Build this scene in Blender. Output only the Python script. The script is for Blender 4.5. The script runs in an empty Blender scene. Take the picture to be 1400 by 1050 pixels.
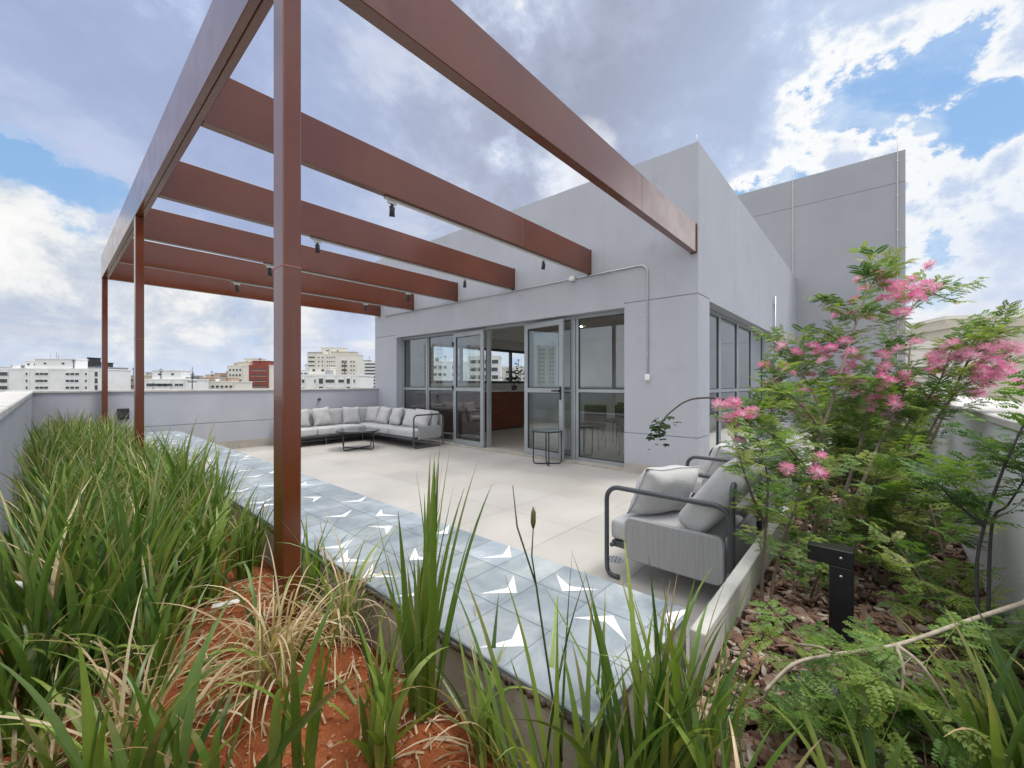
import bpy, bmesh, math, random
import numpy as np
from mathutils import Vector, Matrix
R = math.radians
scene = bpy.context.scene
col = scene.collection
H = 1.28                                   # eye height above the terrace
FW = (0.7513, 0.6596); RT = (0.660, -0.7515)

def at(px, py, d):
    """survey helper: bearing read off the photograph + distance -> world point"""
    x = (px - 700) / 560
    return Vector(((RT[0]*x + FW[0])*d, (RT[1]*x + FW[1])*d, H + (525 - py)/560*d))

# ------------------------------------------------------------------ tagging
def tag(o, label=None, cat=None, group=None, kind=None):
    if label: o['label'] = label
    if cat: o['category'] = cat
    if group: o['group'] = group
    if kind: o['kind'] = kind
    return o

def empty(name, loc=(0, 0, 0), rz=0, label=None, cat=None, group=None):
    o = bpy.data.objects.new(name, None); col.objects.link(o)
    o.empty_display_size = 0.1
    o.location = loc; o.rotation_euler = (0, 0, rz)
    return tag(o, label, cat, group)

def copy_tree(o, parent=None):
    c = o.copy(); col.objects.link(c); c.parent = parent
    for ch in list(o.children):
        copy_tree(ch, c)
    return c

# ------------------------------------------------------------------ mesh builder
class MB:
    def __init__(s):
        s.v = []; s.f = []; s.m = []; s.c = []; s.smooth = []
    def add(s, vs, fs, mi=0, colr=None, smooth=False):
        b = len(s.v)
        s.v.extend([tuple(p) for p in vs])
        for f in fs:
            s.f.append(tuple(b + i for i in f)); s.m.append(mi); s.smooth.append(smooth)
            s.c.append(colr or (1, 1, 1))
        return s
    def box(s, x0, x1, y0, y1, z0, z1, mi=0, colr=None, M=None):
        vs = [(x0,y0,z0),(x1,y0,z0),(x1,y1,z0),(x0,y1,z0),(x0,y0,z1),(x1,y0,z1),(x1,y1,z1),(x0,y1,z1)]
        if M is not None: vs = [M @ Vector(p) for p in vs]
        return s.add(vs, [(0,3,2,1),(4,5,6,7),(0,1,5,4),(1,2,6,5),(2,3,7,6),(3,0,4,7)], mi, colr)
    def rbox(s, x0, x1, y0, y1, z0, z1, r=0.01, seg=2, mi=0, colr=None, M=None, puff=0.0):
        bm = bmesh.new()
        bmesh.ops.create_cube(bm, size=1)
        for v in bm.verts:
            v.co = Vector(((x0+x1)/2 + v.co.x*(x1-x0), (y0+y1)/2 + v.co.y*(y1-y0), (z0+z1)/2 + v.co.z*(z1-z0)))
        bmesh.ops.bevel(bm, geom=list(bm.edges), offset=r, segments=seg, affect='EDGES', profile=0.5)
        bm.verts.index_update()
        vs = [v.co.copy() for v in bm.verts]
        if M is not None: vs = [M @ p for p in vs]
        s.add(vs, [[v.index for v in f.verts] for f in bm.faces], mi, colr, smooth=(seg > 1))
        bm.free()
        return s
    def tube(s, pts, r, n=8, mi=0, colr=None, closed=False, cap=True):
        pts = [Vector(p) for p in pts]
        rs = r if isinstance(r, (list, tuple)) else [r]*len(pts)
        N = len(pts); rings = []
        up = None
        for i, p in enumerate(pts):
            if closed: t = pts[(i+1) % N] - pts[i-1]
            else: t = pts[min(i+1, N-1)] - pts[max(i-1, 0)]
            if t.length < 1e-9: t = Vector((0, 0, 1))
            t.normalize()
            if up is None:
                a = Vector((0, 0, 1)) if abs(t.z) < .9 else Vector((1, 0, 0))
                up = (a - t*a.dot(t)).normalized()
            else:
                up = up - t*up.dot(t)
                if up.length < 1e-6:
                    a = Vector((0, 0, 1)) if abs(t.z) < .9 else Vector((1, 0, 0)); up = a - t*a.dot(t)
                up.normalize()
            w = t.cross(up)
            rings.append([p + (up*math.cos(2*math.pi*k/n) + w*math.sin(2*math.pi*k/n))*rs[i] for k in range(n)])
        vs = [q for rg in rings for q in rg]; fs = []
        for i in range(N if closed else N-1):
            j = (i+1) % N
            for k in range(n):
                fs.append((i*n+k, i*n+(k+1) % n, j*n+(k+1) % n, j*n+k))
        if cap and not closed:
            fs.append(tuple(range(n-1, -1, -1))); fs.append(tuple((N-1)*n+k for k in range(n)))
        return s.add(vs, fs, mi, colr, smooth=True)
    def cyl(s, c, r, z0, z1, n=24, mi=0, colr=None, r2=None):
        r2 = r if r2 is None else r2
        vs = [(c[0]+r*math.cos(2*math.pi*k/n), c[1]+r*math.sin(2*math.pi*k/n), z0) for k in range(n)] + \
             [(c[0]+r2*math.cos(2*math.pi*k/n), c[1]+r2*math.sin(2*math.pi*k/n), z1) for k in range(n)]
        fs = [(k, (k+1) % n, n+(k+1) % n, n+k) for k in range(n)] + [tuple(range(n-1, -1, -1)), tuple(range(n, 2*n))]
        return s.add(vs, fs, mi, colr)
    def build(s, name, mats, parent=None, flat=False):
        me = bpy.data.meshes.new(name)
        me.from_pydata(s.v, [], s.f)
        if not isinstance(mats, (list, tuple)): mats = [mats]
        for m in mats: me.materials.append(m)
        me.polygons.foreach_set('material_index', s.m)
        if not flat: me.polygons.foreach_set('use_smooth', s.smooth)
        if any(c != (1, 1, 1) for c in s.c):
            a = me.attributes.new('tint', 'FLOAT_COLOR', 'FACE')
            a.data.foreach_set('color', [x for c in s.c for x in (c[0], c[1], c[2], 1.0)])
        me.update()
        o = bpy.data.objects.new(name, me); col.objects.link(o); o.parent = parent
        return o

def np_mesh(name, V, F, C, mat, parent=None, smooth=False):
    """V (n,3), F (m,4) quads, C (m,3) face tints"""
    me = bpy.data.meshes.new(name)
    n, m = len(V), len(F)
    me.vertices.add(n); me.vertices.foreach_set('co', np.asarray(V, np.float32).ravel())
    me.loops.add(m*4); me.loops.foreach_set('vertex_index', np.asarray(F, np.int32).ravel())
    me.polygons.add(m)
    me.polygons.foreach_set('loop_start', np.arange(0, m*4, 4, dtype=np.int32))
    me.update(calc_edges=True); me.validate()
    me.materials.append(mat)
    a = me.attributes.new('tint', 'FLOAT_COLOR', 'FACE')
    Ca = np.ones((m, 4), np.float32); Ca[:, :3] = C
    a.data.foreach_set('color', Ca.ravel())
    if smooth: me.polygons.foreach_set('use_smooth', [True]*m)
    me.update()
    o = bpy.data.objects.new(name, me); col.objects.link(o); o.parent = parent
    return o

def round_rect(u0, u1, v0, v1, r, n=5):
    out = []
    for (cu, cv, a0) in ((u1-r, v1-r, 0), (u0+r, v1-r, 90), (u0+r, v0+r, 180), (u1-r, v0+r, 270)):
        for k in range(n+1):
            a = R(a0 + 90*k/n); out.append((cu + r*math.cos(a), cv + r*math.sin(a)))
    return out

# ------------------------------------------------------------------ materials
class N:
    """tiny node-graph helper"""
    def __init__(s, nt): s.nt = nt
    def new(s, t, **kw):
        n = s.nt.nodes.new(t)
        for k, v in kw.items(): setattr(n, k, v)
        return n
    def link(s, a, b): s.nt.links.new(a, b)
    def put(s, sock, v):
        if hasattr(v, 'is_output') or isinstance(v, bpy.types.NodeSocket): s.link(v, sock)
        elif v is not None: sock.default_value = v
    def math(s, op, a, b=None, c=None, clamp=False):
        n = s.new('ShaderNodeMath', operation=op, use_clamp=clamp)
        s.put(n.inputs[0], a)
        if b is not None: s.put(n.inputs[1], b)
        if c is not None: s.put(n.inputs[2], c)
        return n.outputs[0]
    def vmath(s, op, a, b=None, out=0):
        n = s.new('ShaderNodeVectorMath', operation=op)
        s.put(n.inputs[0], a)
        if b is not None:
            if op == 'SCALE': s.put(n.inputs['Scale'], b)
            else: s.put(n.inputs[1], b)
        return n.outputs[out]
    def noise(s, vec, scale, detail=4, rough=.55, dist=0.0, out=0):
        n = s.new('ShaderNodeTexNoise')
        if vec is not None: s.link(vec, n.inputs['Vector'])
        n.inputs['Scale'].default_value = scale; n.inputs['Detail'].default_value = detail
        n.inputs['Roughness'].default_value = rough; n.inputs['Distortion'].default_value = dist
        return n.outputs[out]
    def ramp(s, fac, stops, interp='LINEAR'):
        n = s.new('ShaderNodeValToRGB'); cr = n.color_ramp; cr.interpolation = interp
        while len(cr.elements) < len(stops): cr.elements.new(.5)
        for e, (p, c) in zip(cr.elements, stops):
            e.position = p; e.color = (c[0], c[1], c[2], 1) if isinstance(c, (tuple, list)) else (c, c, c, 1)
        s.put(n.inputs[0], fac)
        return n.outputs[0]
    def mix(s, fac, a, b, blend='MIX'):
        n = s.new('ShaderNodeMix', data_type='RGBA', blend_type=blend)
        s.put(n.inputs[0], fac)
        for i, v in ((6, a), (7, b)):
            if isinstance(v, (tuple, list)): n.inputs[i].default_value = (v[0], v[1], v[2], 1)
            else: s.put(n.inputs[i], v)
        return n.outputs[2]
    def mapr(s, v, a, b, c=0.0, d=1.0, smooth=True):
        n = s.new('ShaderNodeMapRange', interpolation_type='SMOOTHSTEP' if smooth else 'LINEAR')
        s.put(n.inputs[0], v)
        for i, q in zip((1, 2, 3, 4), (a, b, c, d)): n.inputs[i].default_value = q
        return n.outputs[0]
    def bump(s, h, strength=.2, dist=.01):
        n = s.new('ShaderNodeBump'); n.inputs['Strength'].default_value = strength
        n.inputs['Distance'].default_value = dist; s.link(h, n.inputs['Height'])
        return n.outputs[0]
    def mapping(s, vec, sc):
        n = s.new('ShaderNodeMapping'); n.inputs['Scale'].default_value = sc; s.link(vec, n.inputs[0])
        return n.outputs[0]

def mat(name, base, rough=.6, spec=.5, metal=0.0, build=None, coat=0.0):
    m = bpy.data.materials.new(name); m.use_nodes = True
    nt = m.node_tree; b = nt.nodes['Principled BSDF']
    b.inputs['Base Color'].default_value = (*base, 1)
    b.inputs['Roughness'].default_value = rough
    b.inputs['Specular IOR Level'].default_value = spec
    b.inputs['Metallic'].default_value = metal
    b.inputs['Coat Weight'].default_value = coat
    b.inputs['Coat Roughness'].default_value = .15
    if build:
        g = N(nt); tc = g.new('ShaderNodeTexCoord'); geo = g.new('ShaderNodeNewGeometry')
        build(g, b, tc.outputs['Object'], geo.outputs['Position'])
    return m

def vary(c1, c2, scale, bump=.15, bscale=120, bdist=.003, streak=None, r0=None, r1=None, dirt=None):
    def f(g, b, obj, pos):
        n = g.noise(pos, scale, 6, .6)
        c = g.ramp(n, [(.3, c1), (.7, c2)])
        if streak:
            sv = g.mapping(pos, (9, 9, .55))
            sn = g.noise(sv, 1.0, 4, .65)
            c = g.mix(g.mapr(sn, .5, .78, 0, streak), c, tuple(x*.78 for x in c1))
        if dirt:
            dn = g.noise(pos, 2.3, 8, .7)
            c = g.mix(g.mapr(dn, .55, .72, 0, .6), c, dirt)
        g.link(c, b.inputs['Base Color'])
        if r0 is not None:
            g.link(g.mapr(g.noise(pos, scale*2.3, 4), .3, .7, r0, r1), b.inputs['Roughness'])
        if bump:
            g.link(g.bump(g.noise(pos, bscale, 5, .7), bump, bdist), b.inputs['Normal'])
    return f

M = {}
M['stucco'] = mat('wall_paint_stucco', (.5,.5,.53), .85, .25, build=vary((.410,.424,.470), (.452,.466,.513), 1.1, .6, 150, .005, streak=.22, dirt=(.37,.38,.42)))
M['stucco_tower'] = mat('tower_stucco', (.45,.45,.47), .88, .2, build=vary((.325,.332,.358), (.36,.367,.392), .8, .4, 150, .004, streak=.08))
M['parapet'] = mat('parapet_paint', (.5,.51,.55), .85, .25, build=vary((.42,.435,.487), (.49,.505,.553), 1.6, .6, 130, .005, streak=.14))
M['parapet_brightened'] = mat('brightened_parapet_paint', (.7,.71,.74), .85, .25, build=vary((.74,.755,.79), (.82,.83,.855), 2.2, .8, 80, .006, dirt=(.55,.55,.56)))  # lighter copy of the parapet paint, brightness painted in for the shaded right wall
M['coping'] = mat('coping_concrete', (.55,.54,.52), .8, .3, build=vary((.48,.47,.45), (.64,.63,.61), 3.5, .4, 90, .004, dirt=(.33,.31,.28)))
M['concrete'] = mat('planter_concrete', (.4,.38,.35), .9, .2, build=vary((.43,.405,.365), (.56,.535,.49), 3.2, .7, 60, .008, dirt=(.36,.27,.20)))
M['curb'] = mat('curb_concrete', (.5,.5,.48), .85, .25, build=vary((.50,.49,.46), (.64,.63,.60), 5, .5, 90, .005, dirt=(.36,.32,.27)))
M['mortar'] = mat('rough_mortar', (.2,.17,.15), .95, .1, build=vary((.10,.08,.065), (.30,.26,.22), 30, .9, 60, .01))
M['skirt'] = mat('stone_skirting', (.4,.37,.33), .6, .4, build=vary((.36,.33,.29), (.46,.43,.38), 8, .2, 60, .002))
def floor_build(g, b, obj, pos):
    n = g.noise(pos, 1.3, 6, .6); fine = g.noise(pos, 45, 4, .6)
    c = g.ramp(n, [(.3, (.45,.432,.406)), (.7, (.51,.493,.467))])
    c = g.mix(g.mapr(fine, .35, .75, 0, .25), c, (.42,.398,.368))
    st = g.noise(pos, .55, 7, .68)
    c = g.mix(g.mapr(st, .56, .70, 0, .28), c, (.40,.37,.335))
    g.link(g.mix(1, c, g.attr, 'MULTIPLY') if hasattr(g, 'attr') else c, b.inputs['Base Color'])
    g.link(g.mapr(n, .3, .7, .38, .55), b.inputs['Roughness'])
    g.link(g.bump(fine, .08, .002), b.inputs['Normal'])
def with_tint(f):
    def k(g, b, obj, pos):
        a = g.new('ShaderNodeAttribute'); a.attribute_name = 'tint'; g.attr = a.outputs['Color']
        f(g, b, obj, pos)
    return k
M['floor'] = mat('porcelain_floor', (.55,.52,.48), .45, .4, build=with_tint(floor_build))
M['grout'] = mat('floor_grout', (.34,.315,.285), .9, .1)
def tile_build(g, b, obj, pos):
    n = g.noise(pos, 4.5, 6, .62, .6); n2 = g.noise(pos, 17, 4, .6)
    c = g.ramp(n, [(.30, (.195,.238,.27)), (.5, (.295,.338,.366)), (.70, (.43,.465,.485))])
    c = g.mix(g.mapr(n2, .45, .8, 0, .35), c, (.33,.36,.38))
    g.link(g.mix(1, c, g.attr, 'MULTIPLY'), b.inputs['Base Color'])
    g.link(g.mapr(n, .3, .7, .42, .6), b.inputs['Roughness'])
    g.link(g.bump(n2, .06, .002), b.inputs['Normal'])
M['tile'] = mat('blue_cement_tile', (.3,.36,.41), .45, .45, build=with_tint(tile_build))
M['tile_white'] = mat('white_tile_inlay', (.8,.81,.82), .45, .45, build=vary((.74,.76,.78), (.86,.87,.87), 9, 0))
M['tile_grout'] = mat('tile_grout', (.19,.215,.24), .9, .1)
def steel_build(g, b, obj, pos):
    n = g.noise(pos, 2.0, 6, .6); sv = g.mapping(pos, (14, 14, 1.1)); s = g.noise(sv, 1.0, 3, .6)
    c = g.ramp(n, [(.3, (.112,.026,.008)), (.7, (.145,.036,.012))])
    c = g.mix(g.mapr(s, .64, .80, 0, .12), c, (.30,.14,.10))
    g.link(c, b.inputs['Base Color'])
    g.link(g.mapr(g.noise(pos, 5, 5), .3, .7, .16, .26), b.inputs['Roughness'])
    g.link(g.bump(g.noise(pos, 1.4, 2), .05, .01), b.inputs['Normal'])
M['steel'] = mat('rust_painted_steel', (.23,.07,.04), .3, .6, build=steel_build, coat=.3)
M['steel'].node_tree.nodes['Principled BSDF'].inputs['Coat IOR'].default_value = 1.6
M['weld'] = mat('weld_seam_drip', (.27,.11,.075), .5, .5)
M['alu'] = mat('grey_aluminium', (.36,.39,.41), .42, .5, .35, build=vary((.33,.36,.38), (.39,.42,.44), 3, 0, r0=.35, r1=.5))
M['alu_dark'] = mat('dark_frame', (.05,.058,.065), .4, .5, .2)
M['black'] = mat('black_powdercoat', (.012,.013,.015), .38, .5, build=vary((.010,.011,.013), (.02,.021,.024), 6, .2, 300, .001, r0=.32, r1=.5))
M['chair_metal'] = mat('charcoal_tube', (.06,.066,.078), .38, .5, .2, build=vary((.055,.06,.07), (.075,.082,.095), 6, .1, 300, .001))
M['galv'] = mat('galvanised_conduit', (.5,.52,.55), .4, .5, .55)
M['white_plastic'] = mat('white_plastic', (.75,.75,.74), .45, .5)
M['screw'] = mat('steel_screw', (.7,.7,.7), .3, .5, .9)
M['cable'] = mat('pale_cable', (.62,.62,.62), .5, .4)
def fabric(c1, c2, wsc=260):
    def f(g, b, obj, pos):
        n = g.noise(pos, 6, 5, .6); w = g.noise(pos, wsc, 3, .7)
        c = g.ramp(n, [(.3, c1), (.7, c2)])
        c = g.mix(g.mapr(w, .3, .7, 0, .22), c, tuple(x*.72 for x in c1))
        g.link(c, b.inputs['Base Color'])
        h = g.math('ADD', g.math('MULTIPLY', g.noise(pos, 9, 4, .6), 1.0), g.math('MULTIPLY', w, .12))
        g.link(g.bump(h, .5, .02), b.inputs['Normal'])
        b.inputs['Sheen Weight'].default_value = .25
    return f
M['fabric'] = mat('light_grey_fabric', (.4,.4,.42), .95, .1, build=fabric((.44,.445,.455), (.52,.525,.535)))
M['fabric_pale'] = mat('pale_throw_fabric', (.5,.5,.5), .95, .1, build=fabric((.48,.48,.485), (.56,.56,.565)))
def rope_build(g, b, obj, pos):
    w = g.new('ShaderNodeTexWave', wave_type='BANDS', bands_direction='X'); 
    v = g.mapping(pos, (1, 1, 0.0)); 
    dv = g.vmath('DOT_PRODUCT', pos, (1, 1, 0), out=1)
    cv = g.new('ShaderNodeCombineXYZ'); g.link(dv, cv.inputs[0])
    g.link(cv.outputs[0], w.inputs['Vector']); w.inputs['Scale'].default_value = 42
    w.inputs['Distortion'].default_value = 0
    n = g.noise(g.mapping(pos, (240, 240, 4)), 1.0, 3, .6)
    c = g.ramp(n, [(.3, (.33,.335,.345)), (.72, (.42,.425,.435))])
    c = g.mix(g.mapr(w.outputs['Fac'], 0, .35, .35, 0), c, (.20,.20,.21))
    g.link(c, b.inputs['Base Color'])
    g.link(g.bump(w.outputs['Fac'], .6, .004), b.inputs['Normal'])
M['rope'] = mat('grey_rope_weave', (.25,.25,.27), .9, .1, build=rope_build)
def glass_mat(name, tint, boost, refl=(.92,.96,.97)):
    m = bpy.data.materials.new(name); m.use_nodes = True; nt = m.node_tree; nt.nodes.clear(); g = N(nt)
    out = g.new('ShaderNodeOutputMaterial'); tr = g.new('ShaderNodeBsdfTransparent'); gl = g.new('ShaderNodeBsdfGlossy')
    tr.inputs[0].default_value = (*tint, 1); gl.inputs['Color'].default_value = (*refl, 1); gl.inputs['Roughness'].default_value = .01
    lw = g.new('ShaderNodeFresnel'); lw.inputs[0].default_value = 1.5
    f = g.math('MULTIPLY', lw.outputs[0], boost, clamp=True)
    mx = g.new('ShaderNodeMixShader'); g.link(f, mx.inputs[0]); g.link(tr.outputs[0], mx.inputs[1]); g.link(gl.outputs[0], mx.inputs[2])
    g.link(mx.outputs[0], out.inputs[0])
    return m
M['glass'] = glass_mat('tinted_glass', (.72,.80,.81), 3.4)
M['glass_clear'] = glass_mat('clear_glass', (.88,.92,.92), 1.6)
M['room_wall'] = mat('room_wall', (.75,.73,.7), .9, .1, build=vary((.72,.70,.67), (.78,.76,.73), 2, .1))
M['room_floor'] = mat('room_floor', (.45,.42,.38), .35, .4, build=vary((.42,.39,.35), (.48,.45,.41), 2, 0))
def wood_build(g, b, obj, pos):
    n = g.noise(g.mapping(pos, (1.2, 1.2, 9)), 2.2, 6, .65, .8)
    g.link(g.ramp(n, [(.3, (.10,.028,.013)), (.7, (.22,.065,.03))]), b.inputs['Base Color'])
M['wood'] = mat('red_wood', (.2,.06,.03), .35, .5, build=wood_build)
M['leather'] = mat('dark_upholstery', (.10,.078,.07), .6, .3)
M['lamp_on'] = mat('lit_downlight', (1, 1, 1))
_b = M['lamp_on'].node_tree.nodes['Principled BSDF']; _b.inputs['Emission Color'].default_value = (1,.95,.85,1); _b.inputs['Emission Strength'].default_value = 60
M['lens'] = mat('spot_lens', (.75,.76,.74), .15, .6)
M['table_top'] = mat('smoked_glass_top', (.05,.065,.06), .12, .7)

def leafmat(name, rough=.45, trans=.35, spec=.4, tmul=(1.15,1.45,.6), dk=(.62,.7,.55)):
    m = bpy.data.materials.new(name); m.use_nodes = True; nt = m.node_tree; g = N(nt)
    b = nt.nodes['Principled BSDF']; out = nt.nodes['Material Output']
    a = g.new('ShaderNodeAttribute'); a.attribute_name = 'tint'
    geo = g.new('ShaderNodeNewGeometry')
    n = g.noise(geo.outputs['Position'], 40, 3, .6)
    c = g.mix(g.mapr(n, .3, .75, 0, .35), a.outputs['Color'], g.mix(1, a.outputs['Color'], dk, 'MULTIPLY'))
    g.link(c, b.inputs['Base Color']); b.inputs['Roughness'].default_value = rough; b.inputs['Specular IOR Level'].default_value = spec
    t = g.new('ShaderNodeBsdfTranslucent'); g.link(g.mix(1, c, tmul, 'MULTIPLY'), t.inputs[0])
    mx = g.new('ShaderNodeMixShader'); mx.inputs[0].default_value = trans
    g.link(b.outputs[0], mx.inputs[1]); g.link(t.outputs[0], mx.inputs[2]); g.link(mx.outputs[0], out.inputs[0])
    return m
M['blade'] = leafmat('strap_leaf', .36, .30, .6)
M['leaf'] = leafmat('pinnate_leaf', .5, .35, .35)
M['petal'] = leafmat('pink_filament', .7, .45, .1, (1,1,1), (.95,.9,.93))
def tint_build(g, b, obj, pos):
    n = g.noise(pos, 70, 4, .65)
    g.link(g.mix(g.mapr(n, .3, .75, 0, .6), g.attr, g.mix(1, g.attr, (.5,.47,.45), 'MULTIPLY')), b.inputs['Base Color'])
    g.link(g.bump(n, .5, .004), b.inputs['Normal'])
M['bark'] = mat('shrub_bark', (.2,.16,.12), .85, .2, build=with_tint(tint_build))
M['chip'] = mat('bark_chip', (.15,.08,.05), .85, .2, build=with_tint(tint_build))
def soil_build(g, b, obj, pos):
    n = g.noise(pos, 5, 8, .7); f = g.noise(pos, 60, 5, .7)
    c = g.ramp(n, [(.3, (.19,.05,.02)), (.55, (.34,.105,.043)), (.75, (.45,.18,.085))])
    c = g.mix(g.mapr(f, .55, .75, 0, .5), c, (.16,.05,.025))
    g.link(c, b.inputs['Base Color'])
    h = g.math('ADD', g.math('MULTIPLY', f, .6), g.noise(pos, 140, 3, .7))
    g.link(g.bump(h, .9, .012), b.inputs['Normal'])
M['soil'] = mat('red_soil', (.33,.1,.04), .95, .1, build=soil_build)
M['clod'] = mat('soil_clod', (.33,.1,.04), .95, .1, build=with_tint(tint_build))
M['bed'] = mat('mulch_bed_soil', (.06,.035,.022), .95, .1, build=vary((.035,.02,.014), (.10,.06,.04), 20, .9, 60, .01))
M['city'] = mat('city_ground', (.16,.15,.14), .95, .1, build=vary((.11,.12,.10), (.24,.22,.20), .02, 0))
def paint(name, c, rough=.85, d=.9):
    return mat(name, c, rough, .2, build=vary(tuple(x*d for x in c), c, .25, 0, streak=.35))
M['bld_white'] = paint('white_render', (.78,.78,.77)); M['bld_cream'] = paint('cream_render', (.72,.69,.62))
M['bld_beige'] = paint('beige_render', (.58,.53,.44)); M['bld_brick'] = paint('red_brick', (.27,.08,.062))
M['bld_dark'] = paint('dark_roof', (.06,.06,.065)); M['bld_blue'] = paint('slate_roof', (.14,.17,.21)); M['bld_grey'] = paint('grey_render', (.38,.38,.38))
M['bld_pink'] = paint('pinkish_render', (.55,.42,.34))
M['win'] = mat('dark_window', (.045,.05,.055), .2, .5)
M['roof'] = mat('flat_roof', (.35,.35,.34), .9, .1)

# ------------------------------------------------------------------ SETTING: ground, floor, soil
b = MB(); b.add([(-4000,-4000,-30),(4000,-4000,-30),(4000,4000,-30),(-4000,4000,-30)], [(0,1,2,3)])
tag(b.build('city_ground', M['city']), 'grey city ground far below the roof terrace', 'ground', kind='structure')

XI, XO, YE, ZB = 1.565, 0.88, 0.50, 0.45            # tiled bench: inner, outer, near end, top
YF = 9.45                                          # far parapet inner face
YN, XW = -0.42, -0.13                              # right and left parapet inner faces
XT = 14.7                                          # tower face
rng = random.Random(3)
b = MB()
b.box(XI-.04, XT-.004, .30, YF-.004, -.25, -.006, 1)
xs = [1.51 + .8*k for k in range(18)]; ys = [.395 + .8*k for k in range(13)]
gsp = .0015
for x in xs:
    for y in ys:
        x0, x1 = max(x+gsp, XI-.03), min(x+.8-gsp, XT-.01); y0, y1 = max(y+gsp, .40), min(y+.8-gsp, YF-.005)
        if x1 <= x0 or y1 <= y0: continue
        if x0 > 5.58 and y1 > 1.70: y1 = 1.70
        if y1 <= y0: continue
        t = rng.uniform(.94, 1.03)
        b.add([(x0,y0,0),(x1,y0,0),(x1,y1,0),(x0,y1,0)], [(0,1,2,3)], 0, (t, t*rng.uniform(.985,1.0), t*rng.uniform(.965,.995)))
tag(b.build('terrace_floor', [M['floor'], M['grout']], flat=True), 'beige large format tiled terrace floor', 'floor', kind='structure')

def hsh(x, y):
    return (math.sin(x*5.1+y*3.3)*.5 + math.sin(x*11.7-y*9.1+1.3)*.3 + math.sin(x*23.1+y*19.7+.6)*.2)
def soil_z(x, y):
    z = .27 + .03*hsh(x, y)
    z += .07*math.exp(-((x-.55)**2 + (y-1.8)**2)/.12)
    t = min(max((x-.62)/.26, 0), 1); z -= .09*t*t
    return z
b = MB(); nx, ny = 44, 420
x0, x1, y0, y1 = XW-.02, XO+.02, YN-.02, YF+.02
r2 = random.Random(5)
vs = []
for j in range(ny+1):
    for i in range(nx+1):
        x = x0 + (x1-x0)*i/nx; y = y0 + (y1-y0)*j/ny
        vs.append((x, y, soil_z(x, y) + r2.uniform(-.006, .006)))
b.add(vs, [(j*(nx+1)+i, j*(nx+1)+i+1, (j+1)*(nx+1)+i+1, (j+1)*(nx+1)+i) for j in range(ny) for i in range(nx)], smooth=True)
tag(b.build('soil', M['soil']), 'bare red earth in the planter under the grasses', 'soil', kind='structure')
# clods and crumbs on the soil
b = MB()
ico = bmesh.new(); bmesh.ops.create_icosphere(ico, subdivisions=1, radius=1); ico.verts.index_update()
iv = [v.co.copy() for v in ico.verts]; iF = [[v.index for v in f.verts] for f in ico.faces]; ico.free()
for k in range(2600):
    x = rng.uniform(-.1, .86); y = rng.choice([rng.uniform(.5, 2.6), rng.uniform(.9, 2.2)])
    s = rng.uniform(.0022, .006) if rng.random() < .9 else rng.uniform(.007, .014)
    c = rng.choice([(.38,.12,.05), (.30,.085,.035), (.42,.17,.09), (.5,.30,.2), (.24,.07,.03)])
    sx, sy, sz = s*rng.uniform(.7,1.4), s*rng.uniform(.7,1.4), s*rng.uniform(.5,1)
    z = soil_z(x, y)
    b.add([(x+p.x*sx*rng.uniform(.8,1.2), y+p.y*sy*rng.uniform(.8,1.2), z+p.z*sz) for p in iv], iF, 0, c)
tag(b.build('soil_crumbs', M['clod']), 'loose crumbs of red earth and grit on the soil', 'soil crumbs', kind='stuff')

b = MB(); nx, ny = 260, 24
x0, x1, y0, y1 = XO+.021, XT, YN-.02, .43
def bed_z(x, y): return .27 + .018*hsh(x*1.3, y*1.7)
b.add([(x0+(x1-x0)*i/nx, y0+(y1-y0)*j/ny, bed_z(x0+(x1-x0)*i/nx, y0+(y1-y0)*j/ny)) for j in range(ny+1) for i in range(nx+1)],
      [(j*(nx+1)+i, j*(nx+1)+i+1, (j+1)*(nx+1)+i+1, (j+1)*(nx+1)+i) for j in range(ny) for i in range(nx)], smooth=True)
tag(b.build('planter_ground', M['bed']), 'dark planter earth under the bark mulch', 'soil', kind='structure')
b = MB()
for k in range(9000):
    u = rng.random()
    x = .95 + (3.6*u*u if k % 3 else 6*u); y = rng.uniform(YN+.02, .41)
    L = rng.uniform(.008, .032)*(1 if rng.random() < .88 else 1.7); W = L*rng.uniform(.35, .75); T = rng.uniform(.002, .006)
    n = rng.choice([5, 6, 7])
    Mx = Matrix.Translation((x, y, bed_z(x, y) + rng.uniform(.004, .034))) @ Matrix.Rotation(rng.uniform(0, 6.28), 4, 'Z') @ \
         Matrix.Rotation(rng.gauss(0, .35), 4, 'X') @ Matrix.Rotation(rng.gauss(0, .3), 4, 'Y')
    ring = []
    for q in range(n):
        a = 2*math.pi*q/n + rng.uniform(-.25, .25); rr = rng.uniform(.75, 1.1)
        ring.append((math.cos(a)*L*rr, math.sin(a)*W*rr))
    bow = rng.uniform(-.2, .35)
    vs = [Mx @ Vector((p[0], p[1], -T - bow*p[0]*p[0]*8)) for p in ring] + [Mx @ Vector((p[0]*.94, p[1]*.94, T - bow*p[0]*p[0]*8)) for p in ring]
    fs = [(q, (q+1) % n, n+(q+1) % n, n+q) for q in range(n)] + [tuple(range(n-1, -1, -1)), tuple(range(n, 2*n))]
    c = rng.choice([(.27,.165,.12), (.20,.115,.085), (.34,.235,.175), (.13,.075,.055), (.42,.32,.26), (.30,.18,.13), (.47,.40,.34)])
    j = rng.uniform(.8, 1.2); b.add(vs, fs, 0, tuple(x*j for x in c))
tag(b.build('bark_mulch', M['chip']), 'reddish brown bark chips covering the right planter', 'mulch', kind='stuff')

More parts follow.
